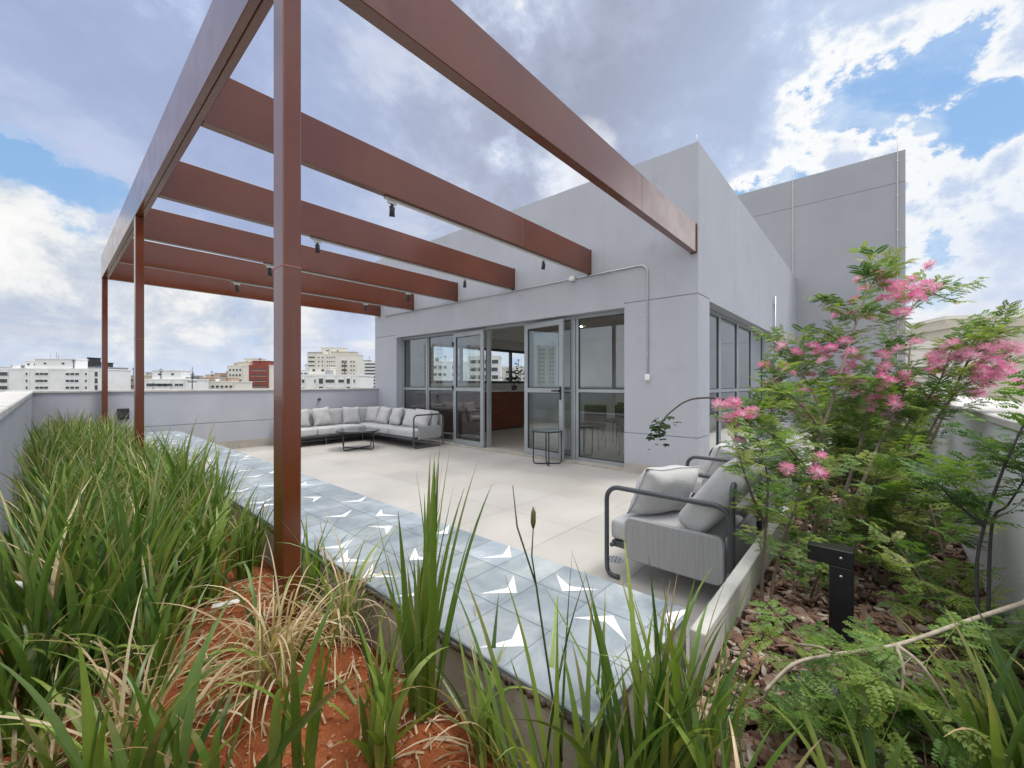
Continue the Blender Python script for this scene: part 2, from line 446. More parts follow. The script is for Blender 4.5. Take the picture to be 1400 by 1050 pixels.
# ------------------------------------------------------------------ parapets
def parapet(name, label, bx, cap, groove=None, paint_='parapet'):
    e = empty(name, ((bx[0]+bx[1])/2, (bx[2]+bx[3])/2, 0), 0, label, 'wall')
    ox, oy = e.location.x, e.location.y
    m = MB()
    L = lambda a: (a[0]-ox, a[1]-ox, a[2]-oy, a[3]-oy)
    q = L(bx)
    if groove:
        m.box(*q, -1.0, groove-.006); m.box(*q, groove+.006, bx[5])
        m.box(q[0]+.012, q[1]-.012, q[2]+.012, q[3]-.012, groove-.02, groove+.02)
    else: m.box(*q, -1.0, bx[5])
    m.build('wall_body', M[paint_], e)
    c = MB(); cq = L(cap); c.rbox(cq[0], cq[1], cq[2], cq[3], bx[5]+.001, bx[5]+.04, .006, 1)
    c.build('coping', M['coping'], e)
    return e
parapet('parapet_wall', 'pale grey parapet wall across the far end behind the sofa', (XW-.24, 5.585, YF, YF+.22, 0, 1.14), (XW-.26, 5.583, YF-.025, YF+.245), .54)
parapet('parapet_wall', 'pale grey parapet wall along the left edge of the grass planter', (XW-.24, XW, YN-.4, YF-.004, 0, 1.13), (XW-.26, XW+.012, YN-.42, YF-.03))
parapet('parapet_wall', 'rough pale parapet wall behind the flowering shrubs with wide top', (XW+.004, XT-.004, YN-.42, YN, 0, 1.10), (XW+.02, XT-.006, YN-.44, YN+.012), None, 'parapet_brightened')

# skirting on the far wall
e = empty('stone_skirting', (3.5, YF-.011, 0), 0, 'beige stone skirting along the foot of the far parapet', 'skirting')
b = MB(); b.box(XI-3.5+.002, 5.588-3.5, -.0105, .0105, .0005, .16); b.build('skirting_strip', M['skirt'], e)

# ------------------------------------------------------------------ tiled bench + curb
e = empty('tiled_bench', ((XI+XO)/2, (YE+YF)/2, 0), 0, 'long low bench topped with blue grey tiles and white chevrons', 'bench')
ox, oy = e.location.x, e.location.y
b = MB(); b.box(XO+.012-ox, XI-.012-ox, YE+.012-oy, YF-.004-oy, -.2, ZB-.02); b.build('concrete_base', M['concrete'], e)
b = MB(); rr = random.Random(8); vs = []; K = 700
for k in range(K+1):
    y = YE + .004 + (YF-YE-.012)*(k/K)**1.5; q = rr.uniform(.2, 1); h = rr.uniform(.012, .034)*(1 if k % 3 else 1.25)
    vs += [(XO+.0115-ox, y-oy, ZB-.0125-h), (XO+.004-.009*q-ox, y-oy, ZB-.0125-h*.8), (XO+.002-.009*q-ox, y-oy, ZB-.0128), (XO+.0115-ox, y-oy, ZB-.0127)]
b.add(vs, [(k*4+a, k*4+a+1, k*4+a+5, k*4+a+4) for k in range(K) for a in range(3)], smooth=True)
b.build('mortar_edge', M['mortar'], e)
P = .235; xc = [1.000, 1.235, 1.470]
b = MB()
b.box(XO-ox, XI-ox, YE-oy, YF-.006-oy, ZB-.012, ZB-.0015, 2)
known = {(2,1):'-x',(2,3):'-y',(1,2):'-y',(0,1):'-y',(1,0):'+x',(0,5):'-x',(0,4):'-x',(1,4):'-x',(1,6):'+x',(0,6):'-y',(2,9):'-y',(2,7):'-x',(2,5):'-y',(1,8):'-y',(0,3):'-y',(2,-1):'+y'}
rt = random.Random(12)
for j in range(-1, 38):
    yc = .695 + P*j
    for i in range(3):
        g = .0016
        ax0, ax1 = max(xc[i]-P/2+g, XO), min(xc[i]+P/2-g, XI); ay0, ay1 = max(yc-P/2+g, YE), min(yc+P/2-g, YF-.008)
        if ay1-ay0 < .01: continue
        t = rt.uniform(.84, 1.12); tb = rt.uniform(.97, 1.04)
        b.add([(ax0-ox,ay0-oy,ZB),(ax1-ox,ay0-oy,ZB),(ax1-ox,ay1-oy,ZB),(ax0-ox,ay1-oy,ZB)], [(0,1,2,3)], 0, (t, t, t*tb))
        d = known.get((i, j))
        if d is None and j > 9 and rt.random() < .45: d = rt.choice(['-x','-y','-y','+x','+y'])
        if d:
            pts = [(0,-.103),(.106,0),(0,.103),(.052,0)]
            a = {'+x':0,'+y':90,'-x':180,'-y':270}[d]; ca, sa = math.cos(R(a)), math.sin(R(a))
            q = [(xc[i]+x*ca-y*sa, min(max(yc+x*sa+y*ca, YE+.002), YF-.01)) for x, y in pts]
            b.add([(x-ox, y-oy, ZB+.0012) for x, y in q], [(0,1,3),(1,2,3)], 1)
b.build('tiled_top', [M['tile'], M['tile_white'], M['tile_grout']], e, flat=True)

e = empty('planter_curb', (7, .455, 0), 0, 'narrow pale concrete curb between armchairs and mulch planter', 'curb')
b = MB(); b.rbox(XI-.07-7, XT-.003-7, -.028, .028, -.1, .42, .006, 2); b.build('curb_wall', M['curb'], e)

# ------------------------------------------------------------------ penthouse building
XF, YC, YL, ZT = 5.59, 1.69, 9.59, 4.43
GY0, GY1, GZ = 2.72, 8.62, 2.40
SX0, SX1, SZ = 6.08, 10.8, 2.43
bl = empty('penthouse_building', (XF, YC, 0), 0, 'pale grey rooftop pavilion with wide glazed doors', 'building')
ox, oy = XF, YC
def bx(m, x0, x1, y0, y1, z0, z1, mi=0): m.box(x0-ox, x1-ox, y0-oy, y1-oy, z0, z1, mi)
m = MB()
T = .20; g1, g2 = .575, 2.46; gw = .006
def pier(x0, x1, y0, y1):
    bx(m, x0, x1, y0, y1, -.3, g1-gw); bx(m, x0, x1, y0, y1, g1+gw, g2-gw)
    bx(m, x0+.014, x1-.014, y0+.014, y1-.014, g1-.02, g1+.02); bx(m, x0+.014, x1-.014, y0+.014, y1-.014, g2-.02, g2+.02)
pier(XF, SX0, YC, GY0)                       # corner pier
pier(XF, XF+T, GY1, YL)                      # far pier
pier(SX1, XT-.003, YC, YC+T)                 # side pier
# upper walls
bx(m, XF, XF+T, YC, YL, g2+gw, ZT)
bx(m, XF, XF+T, GY0, GY1, GZ, g2+gw)
bx(m, XF+T, XT-.003, YC, YC+T, g2+gw, ZT)
bx(m, SX0, SX1, YC, YC+T, SZ, g2+gw)
m.build('wall', M['stucco'], bl)
m = MB(); bx(m, XF+T+.002, XT-.004, YC+T+.002, YL, 4.0, 4.15); m.build('roof', M['roof'], bl)
m = MB()
bx(m, XF+T, XT-.003, YL-.15, YL, 2.46, ZT); bx(m, XF+T, 7.3, YL-.15, YL, -.3, 2.459); bx(m, 11.9, XT-.003, YL-.15, YL, -.3, 2.459); bx(m, 7.3, 11.9, YL-.15, YL, -.3, 1.30)
m.build('rear_wall', M['room_wall'], bl)
m = MB(); bx(m, 12.2, 12.35, YC+T+.003, YL-.153, .002, 2.74); m.build('partition_wall', M['room_wall'], bl)
m = MB(); bx(m, XF+T+.003, XT-.004, YC+T+.003, YL-.153, 2.75, 2.85); m.build('ceiling', M['room_wall'], bl)
m = MB(); bx(m, XF+.01, 12.5, YC+.012, YL-.01, -.2, .002); m.build('room_floor', M['room_floor'], bl)
m = MB(); bx(m, XW-.22, 26, YN-.38, YL-.02, -30, -.31); m.build('lower_storeys', M['bld_grey'], bl)
for a_ in ((XF-.012, XF-.0005, YC-.012, GY0-.02), (XF-.012, XF-.0005, GY1+.02, YF-.003), (XF+.0005, SX0-.02, YC-.012, YC-.0005), (SX1+.02, XT-.004, YC-.012, YC-.0005)):
    m = MB(); bx(m, *a_, .001, .135); m.build('skirting', M['skirt'], bl)
m = MB(); bx(m, XF+.003, XF+T+.06, GY0+.003, GY1-.003, .003, .03); m.build('threshold', M['skirt'], bl)

def panel(kind, L, z0, z1, place, rail=1.17, fr=.05, dp=.05, handle=False, hinges=False, dark=False, railh=.05, kick=None, mat_f='alu'):
    """glazed panel in local x (0..L), z; frame + panes"""
    p = bpy.data.objects.new(kind, None); col.objects.link(p); p.parent = bl
    p.location = place[0]; p.rotation_euler = (0, 0, place[1])
    f = MB(); h = dp/2
    kb = kick or fr
    f.rbox(0, fr, -h, h, z0, z1, .003, 1); f.rbox(L-fr, L, -h, h, z0, z1, .003, 1)
    f.box(fr, L-fr, -h+.002, h-.002, z1-fr, z1-.001); f.box(fr, L-fr, -h+.002, h-.002, z0+.001, z0+kb)
    f.box(fr, L-fr, -h+.001, h-.001, rail-railh/2, rail+railh/2)
    f.build('frame', M[mat_f], p)
    s = MB()
    for (a, c) in ((z0+kb, rail-railh/2), (rail+railh/2, z1-fr)):
        for (u0, u1, w0, w1) in ((fr, fr+.014, a, c), (L-fr-.014, L-fr, a, c), (fr+.014, L-fr-.014, a, a+.014), (fr+.014, L-fr-.014, c-.014, c)):
            s.box(u0, u1, -.014, .014, w0, w1)
    s.build('gasket', M['alu_dark'], p)
    gl = MB()
    for (a, c) in ((z0+kb, rail-railh/2), (rail+railh/2, z1-fr)):
        gl.add([(fr+.002,0,a+.002),(L-fr-.002,0,a+.002),(L-fr-.002,0,c-.002),(fr+.002,0,c-.002)], [(0,1,2,3)])
    gl.build('pane', M['glass'], p)
    if handle:
        k = MB(); k.rbox(L-fr*.75, L-fr*.25, h, h+.012, rail-.13, rail+.09, .004, 1); k.rbox(L-.15, L-fr*.3, h+.035, h+.052, rail-.005, rail+.017, .005, 2)
        k.rbox(L-fr*.7, L-fr*.35, h+.012, h+.052, rail-.008, rail+.020, .004, 1)
        k.build('handle', M['black'], p)
    if hinges:
        k = MB()
        for z in (z0+.22, rail+.02, z1-.22): k.rbox(-.012, .018, h, h+.02, z-.05, z+.05, .004, 1)
        k.build('hinge', M['black'], p)
    return p
# main glazing: local x runs along -Y (rotation -90deg); outside is -X, i.e. local -y... 
XG = 5.79 - XF
zt, zb_ = GZ-.004, .031
def gp(kind, ya, yb, ang=0, dx=0, **k):
    return panel(kind, ya-yb, zb_, zt, ((XG+dx, ya-oy, 0), R(-90)+ang), **k)
gp('window', 8.615, 7.645); gp('window', 7.635, 6.68)
# fixed mullion posts and head
f = MB()
for y in (8.617, 7.640, 6.667, 5.69, 4.70, 3.69): f.box(XG-.045, XG+.045, y-oy-.022, y-oy+.022, zb_+.001, zt-.046)
f.box(XG-.05, XG+.05, GY0-oy+.004, GY1-oy-.004, zt-.045, zt)
f.build('mullion_frame', M['alu'], bl)
def door(y_h, L, ang, dx):
    # hinge at y_h, leaf runs toward -Y and swings out toward -X
    d = panel('door', L, .035, zt-.05, ((XG+dx, y_h-oy, 0), R(-90)-ang), fr=.085, dp=.045, railh=.075, kick=.10)
    return d
d1 = panel('door', .95, .035, zt-.05, ((XG-.075, 6.655-oy, 0), R(-90)-R(3)), fr=.085, dp=.045, railh=.075, kick=.10)
for z in (.3, 1.2, 2.12):
    k = MB(); k.rbox(-.014, .018, -.05, -.0235, z-.045, z+.045, .004, 1); k.build('hinge', M['black'], d1)
d2 = panel('door', .93, .035, zt-.05, ((XG-.06, 4.715-oy, 0), R(-90)-R(8)), fr=.085, dp=.045, railh=.075, kick=.10)
k = MB(); k.rbox(.865, .905, -.036, -.0235, 1.02, 1.24, .004, 1); k.rbox(.72, .90, -.075, -.055, 1.155, 1.18, .005, 2); k.rbox(.872, .898, -.072, -.036, 1.15, 1.185, .004, 1)
k.build('handle', M['black'], d2)
gp('window', 4.675, 3.715, mat_f='alu'); gp('window', 3.665, 2.727)
# side window (four lights)
for i in range(4):
    L = (SX1-SX0-.02)/4
    panel('window', L-.01, .031, SZ-.004, ((SX0+.012+i*L-ox, .19, 0), 0), fr=.045 if i % 2 else .055)

# roof-edge rod, wall pipe
m = MB(); m.tube([(.03,.03,ZT-.02),(.03,.03,ZT+.11)], .006, 6); m.build('lightning_rod', M['cable'], bl)
e = empty('wall_pipe', (10.95, YC-.04, 0), 0, 'slim vertical pale pipe on side wall beside its window', 'pipe')
m = MB(); m.tube([(0,0,.0),(0,0,3.28)], .022, 10); m.build('pipe_tube', M['galv'], e)
m = MB()
for z in (.6, 1.5, 2.4, 3.1): m.rbox(-.035, .035, -.01, .039, z-.012, z+.012, .003, 1)
m.build('bracket', M['galv'], e)

# tower
tw = empty('stair_tower', (XT, 2, 0), 0, 'taller plain grey tower block standing behind the pavilion', 'tower')
ya, yb, TZ = -.66, 9.58, 7.36
m = MB()
for (z0, z1) in ((-30, 2.594), (2.606, 6.534), (6.546, TZ)): m.box(0, 4.5, ya-2, yb-2, z0, z1)
m.box(.014, 4.48, ya-2+.014, yb-2-.014, 2.55, 2.65); m.box(.014, 4.48, ya-2+.014, yb-2-.014, 6.5, 6.6)
m.build('wall', M['stucco_tower'], tw)
for (y, zlo) in ((1.76, 0.), (-.51, 0.)):
    m = MB(); m.tube([(-.025,y-2,zlo),(-.025,y-2,TZ-.03),(-.03,y-2,TZ+.30)], .013, 6)
    for z in np.arange(.8, 7.3, .9): m.rbox(-.045, -.001, y-2-.02, y-2+.02, z-.012, z+.012, .003, 1)
    m.build('lightning_cable', M['cable'], tw)

# ------------------------------------------------------------------ pergola
BY = [1.71, 3.27, 4.84, 6.39, 7.91, 9.33]; BZ0, BZ1 = 2.99, 3.36
pg = empty('steel_pergola', (.64, 1.71, 0), 0, 'rust brown steel pergola of six deep beams on posts', 'pergola')
ox, oy = .64, 1.71
m = MB(); m.rbox(.597-ox, .636-ox, 1.70-oy, 9.415-oy, BZ0-.003, BZ1+.003, .004, 1); m.rbox(.638-ox, .678-ox, 1.70-oy, 9.415-oy, BZ0-.003, BZ1+.003, .004, 1)
m.build('edge_beam', M['steel'], pg)
for i, y in enumerate(BY):
    m = MB(); m.rbox(.679-ox, XF-.009-ox, y-oy, y+.08-oy, BZ0, BZ1, .004, 1)
    bm_ = m.build('beam', M['steel'], pg)
    m = MB(); m.box(XF-.0085-ox, XF-.0005-ox, y-.005-oy, y+.085-oy, BZ0-.006, BZ1+.006); m.build('end_plate', M['steel'], bm_)
    if i > 1: continue
    m = MB(); w = .006
    xw = 3.92 if i == 1 else 3.9 + .2*(i % 3)
    m.box(xw-ox-w/2, xw-ox+w/2, y-oy-.0012, y-oy-.0002, BZ0+.003, BZ1-.003); m.build('weld_seam', M['weld'], bm_)
for y, zb in ((1.695, .30), (5.60, .22), (9.31, .22)):
    m = MB(); m.rbox(.600-ox, .668-ox, y-oy, y+.10-oy, zb, BZ0-.004, .004, 1)
    po = m.build('post', M['steel'], pg)
    m = MB(); m.box(.599-ox, .669-ox, y-oy-.001, y+.101-oy, 1.735, 1.741); m.build('weld_seam', M['weld'], po)
    m = MB(); m.rbox(.55-ox, .72-ox, y-.05-oy, y+.15-oy, .05, zb-.001, .012, 2); m.build('footing', M['concrete'], po)
# tracks + spotlights
def spot_proto():
    s = empty('spotlight', (0, 0, 0))
    m = MB(); m.rbox(-.055, .055, -.02, .02, -.035, -.0005, .004, 1); m.build('mount', M['white_plastic'], s)
    m = MB(); m.cyl((0, 0), .016, -.065, -.0355, 12); m.rbox(-.035, .035, -.012, .012, -.075, -.062, .003, 1); m.build('bracket', M['black'], s)
    Mx = Matrix.Translation((0, 0, -.115)) @ Matrix.Rotation(R(18), 4, 'X') @ Matrix.Rotation(R(-10), 4, 'Y')
    h = MB(); n = 18
    prof = [(.022, .045), (.030, .04), (.031, -.03), (.034, -.05), (.034, -.058)]
    vs = [Mx @ Vector((r*math.cos(2*math.pi*k/n), r*math.sin(2*math.pi*k/n), z)) for r, z in prof for k in range(n)]
    h.add(vs, [(j*n+k, j*n+(k+1) % n, (j+1)*n+(k+1) % n, (j+1)*n+k) for j in range(4) for k in range(n)] + [tuple(range(n))], smooth=True)
    hd = h.build('lamp_head', M['black'], s)
    l = MB(); l.add([Mx @ Vector((.032*math.cos(2*math.pi*k/n), .032*math.sin(2*math.pi*k/n), -.0565)) for k in range(n)], [tuple(range(n-1, -1, -1))]); l.build('lens', M['lens'], hd)
    return s
sp0 = None
ordn = ['second', 'third', 'fourth', 'fifth']
for i, y in enumerate(BY[1:5]):
    e = empty('light_track', (2.05, y+.055, BZ0), 0, 'pale conduit track fixed under the %s pergola beam from the camera' % ordn[i], 'track', 'light tracks under the pergola beams')
    m = MB(); m.rbox(-.02, XF-2.05-.03, -.014, .014, -.0245, -.0008, .003, 1); m.build('rail', M['cable'], e)
    for x, w in ((2.11, 'planter'), (4.43, 'pavilion')):
        s = sp0 if sp0 else None
        if s is None: sp0 = s = spot_proto()
        else: s = copy_tree(sp0)
        s.location = (x, y+.055, BZ0-.0255); s.scale = (.8, .8, .8)
        tag(s, 'small black spotlight under the %s beam, the one nearer the %s' % (ordn[i], w), 'spotlight', 'spotlights under the pergola beams')

# conduit on the facade
e = empty('conduit', (XF, 2.36, 0), 0, 'galvanised conduit crossing the facade and dropping to a white box', 'conduit')
m = MB(); pts = [(-.018, 9.1-2.36, 2.965), (-.018, .12, 2.965)]
for k in range(7): a = R(90*k/6); pts.append((-.018, .12-.12*math.sin(a), 2.965-.12+.12*math.cos(a)))
pts.append((-.018, 0, 1.42)); m.tube(pts, .011, 8); m.build('pipe_run', M['galv'], e)
m = MB(); m.rbox(-.045, -.0008, -.035, .035, 1.33, 1.42, .006, 2); m.build('switch_box', M['white_plastic'], e)
m = MB(); m.rbox(-.05, -.0008, 3.6-2.36-.05, 3.6-2.36+.05, 2.93, 3.0, .006, 2); m.build('junction_box', M['white_plastic'], e)
m = MB()
for z in (1.7, 2.25): m.rbox(-.033, -.0006, -.016, .016, z-.01, z+.01, .003, 1)
for y in (.6, 2.2, 3.4, 4.9): m.rbox(-.033, -.0006, y-.01, y+.01, 2.95, 2.98, .003, 1)
m.build('clip', M['galv'], e)

# wall nozzle + dark lamp on far parapet
w = at(436, 546, 9.45/1.0136)
e = empty('wall_nozzle', (w.x, YF-.001, w.z), 0, 'small dark outlet on far parapet above the corner sofa', 'outlet')
m = MB(); m.tube([(0,-.001,0),(0,-.05,0)], .03, 12); m.build('outlet_ring', M['chair_metal'], e)
e = empty('wall_lamp', (.86, YF-.001, .80), 0, 'small dark box lamp on far parapet among the grass tips', 'lamp')
m = MB(); m.rbox(-.07, .07, -.07, -.0005, -.11, .07, .008, 2); m.build('housing', M['black'], e)
m = MB(); m.box(-.05, .05, -.074, -.0705, -.08, .02); m.build('lens', M['win'], e)

# floor drain
e = empty('floor_drain', (2.74, 1.41, .001), 0, 'round metal floor drain beside the front armchair', 'drain')
m = MB(); m.cyl((0,0), .06, .0002, .003, 28); m.build('plate', M['galv'], e)
m = MB()
for r_, n in ((.02, 5), (.042, 10)):
    for k in range(n):
        a = 2*math.pi*k/n; m.cyl((r_*math.cos(a), r_*math.sin(a)), .008, .0031, .0034, 8)
m.build('slot', M['win'], e)

# ------------------------------------------------------------------ cushions and furniture
def pillow_geom(w, h, t, seed=0, n=14):
    """square throw pillow in local x,z, thickness in y"""
    rg = random.Random(seed); vs = []; fs = []
    ph = [rg.uniform(0, 6.28) for _ in range(6)]
    for side in (1, -1):
        for j in range(n+1):
            for i in range(n+1):
                u, v = -1 + 2*i/n, -1 + 2*j/n
                pin = 1 - .07*(1-abs(u)**2)*abs(v)**3
                pin2 = 1 - .07*(1-abs(v)**2)*abs(u)**3
                x = u*w/2*pin2; z = v*h/2*pin
                k = (max(0, 1-u**4)**.6)*(max(0, 1-v**4)**.6)
                wr = 1 + .10*math.sin(3*u+ph[0]+2*v)*math.sin(4*v+ph[1]) + .06*math.sin(7*u+ph[2])*math.sin(2*v+ph[3])
                y = side*(t/2)*k*wr
                x += .006*math.sin(5*v+ph[4]); z += .006*math.sin(5*u+ph[5])
                vs.append((x, y, z))
    o = (n+1)*(n+1)
    for j in range(n):
        for i in range(n):
            a = j*(n+1)+i
            fs.append((a, a+1, a+n+2, a+n+1)); fs.append((o+a, o+a+n+1, o+a+n+2, o+a+1))
    return vs, fs
def throw(loc, rz, tilt, label, w=.45, t=.15, seed=0, group=None, h=None, roll=0):
    e = empty('throw_pillow', loc, rz, label, 'pillow', group)
    h = h or w
    m = MB(); vs, fs = pillow_geom(w, h, t, seed)
    Mx = Matrix.Rotation(tilt, 4, 'X') @ Matrix.Rotation(roll, 4, 'Y')
    vs = [Mx @ Vector(p) for p in vs]; zm = min(p.z for p in vs)
    vs = [p - Vector((0, 0, zm)) for p in vs]
    m.add(vs, fs, smooth=True); o = m.build('cover', M['fabric_pale'], e)
    bm = bmesh.new(); bm.from_mesh(o.data); bmesh.ops.remove_doubles(bm, verts=bm.verts, dist=.0004); bm.to_mesh(o.data); bm.free()
    s = MB(); n = 14
    def rim(u, v):
        i = int(round((u+1)/2*n)); j = int(round((v+1)/2*n)); return vs[j*(n+1)+i]
    loop = [rim(-1+2*k/n, -1) for k in range(n)] + [rim(1, -1+2*k/n) for k in range(n)] + [rim(1-2*k/n, 1) for k in range(n)] + [rim(-1, 1-2*k/n) for k in range(n)]
    s.tube(loop, .0045, 6, closed=True); s.build('piping', M['fabric'], e)
    return e

def cushion(m, x0, x1, y0, y1, z0, z1, r=.035, Mx=None, seed=1):
    """soft box cushion, slightly crowned"""
    rg = random.Random(seed); bm = bmesh.new(); bmesh.ops.create_cube(bm, size=1)
    for v in bm.verts: v.co = Vector((v.co.x*(x1-x0), v.co.y*(y1-y0), v.co.z*(z1-z0)))
    bmesh.ops.bevel(bm, geom=list(bm.edges), offset=r, segments=3, affect='EDGES', profile=.5)
    bmesh.ops.subdivide_edges(bm, edges=[e for e in bm.edges if e.calc_length() > .15], cuts=5, use_grid_fill=True)
    a, b_, c_ = rg.uniform(0, 6), rg.uniform(0, 6), rg.uniform(0, 6)
    hx, hy, hz = (x1-x0)/2, (y1-y0)/2, (z1-z0)/2
    for v in bm.verts:
        u, w, q = v.co.x/hx, v.co.y/hy, v.co.z/hz
        k = (1-min(1, abs(u))**2)*(1-min(1, abs(w))**2)
        k2 = (1-min(1, abs(u))**2)*(1-min(1, abs(q))**2)
        if hz <= hy: v.co.z += math.copysign(1, q)*(.012*k)*(1 if abs(q) > .8 else 0) + .004*math.sin(9*v.co.x+a)*math.sin(8*v.co.y+b_)
        else: v.co.y += math.copysign(1, w)*(.018*k2)*(1 if abs(w) > .8 else 0) + .004*math.sin(9*v.co.x+a)*math.sin(8*v.co.z+c_)
        v.co += Vector(((x0+x1)/2, (y0+y1)/2, (z0+z1)/2))
    bm.verts.index_update()
    vs = [v.co.copy() for v in bm.verts]
    if Mx is not None: vs = [Mx @ p for p in vs]
    m.add(vs, [[v.index for v in f.verts] for f in bm.faces], smooth=True); bm.free()

def slab(m, axis, a0, a1, u0, u1, v0, v1, r, ed=.008):
    """rounded-corner panel of thickness a0..a1 with softened edges"""
    outer = round_rect(u0, u1, v0, v1, r, 6); inner = round_rect(u0+ed, u1-ed, v0+ed, v1-ed, max(r-ed, .004), 6); n = len(outer)
    P3 = (lambda a, p: (a, p[0], p[1])) if axis == 'x' else (lambda a, p: (p[0], a, p[1]))
    vs = [P3(a0, p) for p in inner] + [P3(a0+ed, p) for p in outer] + [P3(a1-ed, p) for p in outer] + [P3(a1, p) for p in inner]
    fs = [(j*n+k, j*n+(k+1) % n, (j+1)*n+(k+1) % n, (j+1)*n+k) for j in range(3) for k in range(n)]
    m.add(vs, fs, smooth=True); m.add([P3(a0, p) for p in inner], [tuple(range(n-1, -1, -1))]); m.add([P3(a1, p) for p in inner], [tuple(range(n))])
def make_armchair(loc, label):
    e = empty('armchair', loc, 0, label, 'armchair', 'woven armchairs beside the planter curb')
    W, D = .37, .375
    for sx in (-1, 1):
        pts = [(sx*W, -D, .012), (sx*W, -D, .52)] + [(sx*W, -D+.085-.085*math.cos(R(a)), .515+.085*math.sin(R(a))) for a in range(15, 91, 15)] + \
              [(sx*W, D-.085+.085*math.sin(R(a)), .515+.085*math.cos(R(a))) for a in range(0, 91, 15)] + [(sx*W, D, .10), (sx*W, D-.004, .05), (sx*W, D-.018, .024), (sx*W, D-.05, .0155), (sx*W, D-.09, .0155)]
        m = MB(); m.tube(pts, .0155, 10); m.build('side_frame', M['chair_metal'], e)
        m = MB(); slab(m, 'x', sx*(W-.012)-.017, sx*(W-.012)+.017, -.345, .245, .15, .425, .05)
        m.build('side_panel', M['rope'], e)
    m = MB(); pts = [(-W, -D+.004, .05)] + [(u, -D+.004, v) for u, v in list(reversed(round_rect(-W, W, .2, .735, .08, 6)))[0:0]]
    pts = [(-W, -D-.008, .12), (-W, -D-.008, .65)] + [(-W+.08-.08*math.cos(R(a)), -D-.008, .655+.08*math.sin(R(a))) for a in range(0, 91, 15)] + \
          [(W-.08+.08*math.sin(R(a)), -D-.008, .655+.08*math.cos(R(a))) for a in range(0, 91, 15)] + [(W, -D-.008, .65), (W, -D-.008, .12)]
    m.tube(pts, .0155, 10); m.build('back_frame', M['chair_metal'], e)
    m = MB(); m.rbox(-.345, .345, -.368, -.338, .15, .425, .014, 3); m.build('back_panel', M['rope'], e)
    m = MB(); m.rbox(-.352, .352, -.33, .35, .20, .24, .006, 2); m.tube([(-W, .34, .215), (W, .34, .215)], .014, 8); m.build('seat_frame', M['chair_metal'], e)
    m = MB(); cushion(m, -.345, .345, -.30, .365, .241, .375, .03, seed=3); m.build('seat_cushion', M['fabric'], e)
    Mx = Matrix.Translation((0, -.17, .372)) @ Matrix.Rotation(R(36), 4, 'X')
    m = MB(); cushion(m, -.335, .335, -.02, .15, .0, .46, .045, Mx, seed=5); m.build('back_cushion', M['fabric'], e)
    return e
make_armchair((2.845, .955, 0), 'grey woven armchair nearest the tiled bench, drain at its foot')
make_armchair((4.36, .93, 0), 'grey woven armchair mostly hidden behind the pink flowering shrub')
throw((2.80, 1.07, .378), R(-26), R(26), 'pale pillow leaning in the front armchair by the bench', .48, .19, 3, h=.37, roll=R(2))
throw((4.32, 1.05, .378), R(-16), R(28), 'pale pillow leaning in the second armchair behind the shrub', .48, .19, 4, h=.38, roll=R(-4))

# corner sofa
cs = empty('corner_sofa', (4.3, 9.0, 0), 0, 'grey L shaped corner sofa against the far parapet and facade', 'sofa')
ox, oy = 4.3, 9.0
XL, YB, XBk = 3.20, 9.36, 5.50                # left end, back plane (far wall), back plane (facade)
YA = 6.74                                     # arm end of the facade wing
m = MB()
m.rbox(XL-ox, 4.74-ox, 8.62-oy, YB-.03-oy, .17, .215, .006, 1); m.rbox(4.745-ox, XBk-.03-ox, YA+.04-oy, YB-.03-oy, .17, .215, .006, 1)
m.tube([(XL-ox,8.62-oy,.19),(4.75-ox,8.62-oy,.19)], .014, 8); m.tube([(4.75-ox,8.62-oy,.19),(4.75-ox,YA+.03-oy,.19)], .014, 8)
for x in (XL+.05, 3.9, 4.72): m.tube([(x-ox,8.63-oy,.18),(x-ox,8.63-oy,.012)], .013, 8)
m.tube([(XL-ox,8.70-oy,.10),(4.75-ox,8.70-oy,.10)], .012, 8)
m.build('base_frame', M['chair_metal'], cs)
xsplit = [XL, 3.72, 4.24, 4.76]
for k in range(3):
    m = MB(); cushion(m, xsplit[k]+.006-ox, xsplit[k+1]-.006-ox, 8.60-oy, YB-.14-oy, .216, .36, .03, seed=k); m.build('seat_cushion', M['fabric'], cs)
m = MB(); cushion(m, 4.77-ox, XBk-.10-ox, 8.58-oy, YB-.14-oy, .216, .36, .03, seed=7); m.build('seat_cushion', M['fabric'], cs)
ysplit = [YA+.04, 7.66, 8.57]
for k in range(2):
    m = MB(); cushion(m, 4.76-ox, XBk-.14-ox, ysplit[k]+.004-oy, ysplit[k+1]-.006-oy, .216, .36, .03, seed=9+k); m.build('seat_cushion', M['fabric'], cs)
for k in range(3):
    x0_, x1_ = XL+.02 + k*.74, XL+.02 + (k+1)*.74-.01
    Mx = Matrix.Translation((0, YB-.24-oy, .36)) @ Matrix.Rotation(R(-10), 4, 'X')
    m = MB(); cushion(m, x0_-ox, x1_-ox, -.02, .13, .0, .37, .035, Mx, seed=20+k); m.build('back_cushion', M['fabric'], cs)
for k in range(3):
    y0_, y1_ = YA+.06 + k*.83, YA+.06 + (k+1)*.83-.01
    Mx = Matrix.Translation((XBk-.24-ox, 0, .36)) @ Matrix.Rotation(R(10), 4, 'Y')
    m = MB(); cushion(m, -.02, .13, y0_-oy, y1_-oy, .0, .37, .035, Mx, seed=30+k); m.build('back_cushion', M['fabric'], cs)
m = MB(); m.rbox(XL-ox, XBk-ox, YB-.028-oy, YB-oy, .2, .66, .012, 2); m.rbox(XBk-.028-ox, XBk-ox, YA+.03-oy, YB-.03-oy, .2, .66, .012, 2); m.build('back_panel', M['rope'], cs)
m = MB(); m.tube([(u-ox, YA-oy, v) for u, v in round_rect(4.76, XBk-.01, .014, .66, .08, 6)], .015, 10, closed=True); m.build('arm_frame', M['chair_metal'], cs)
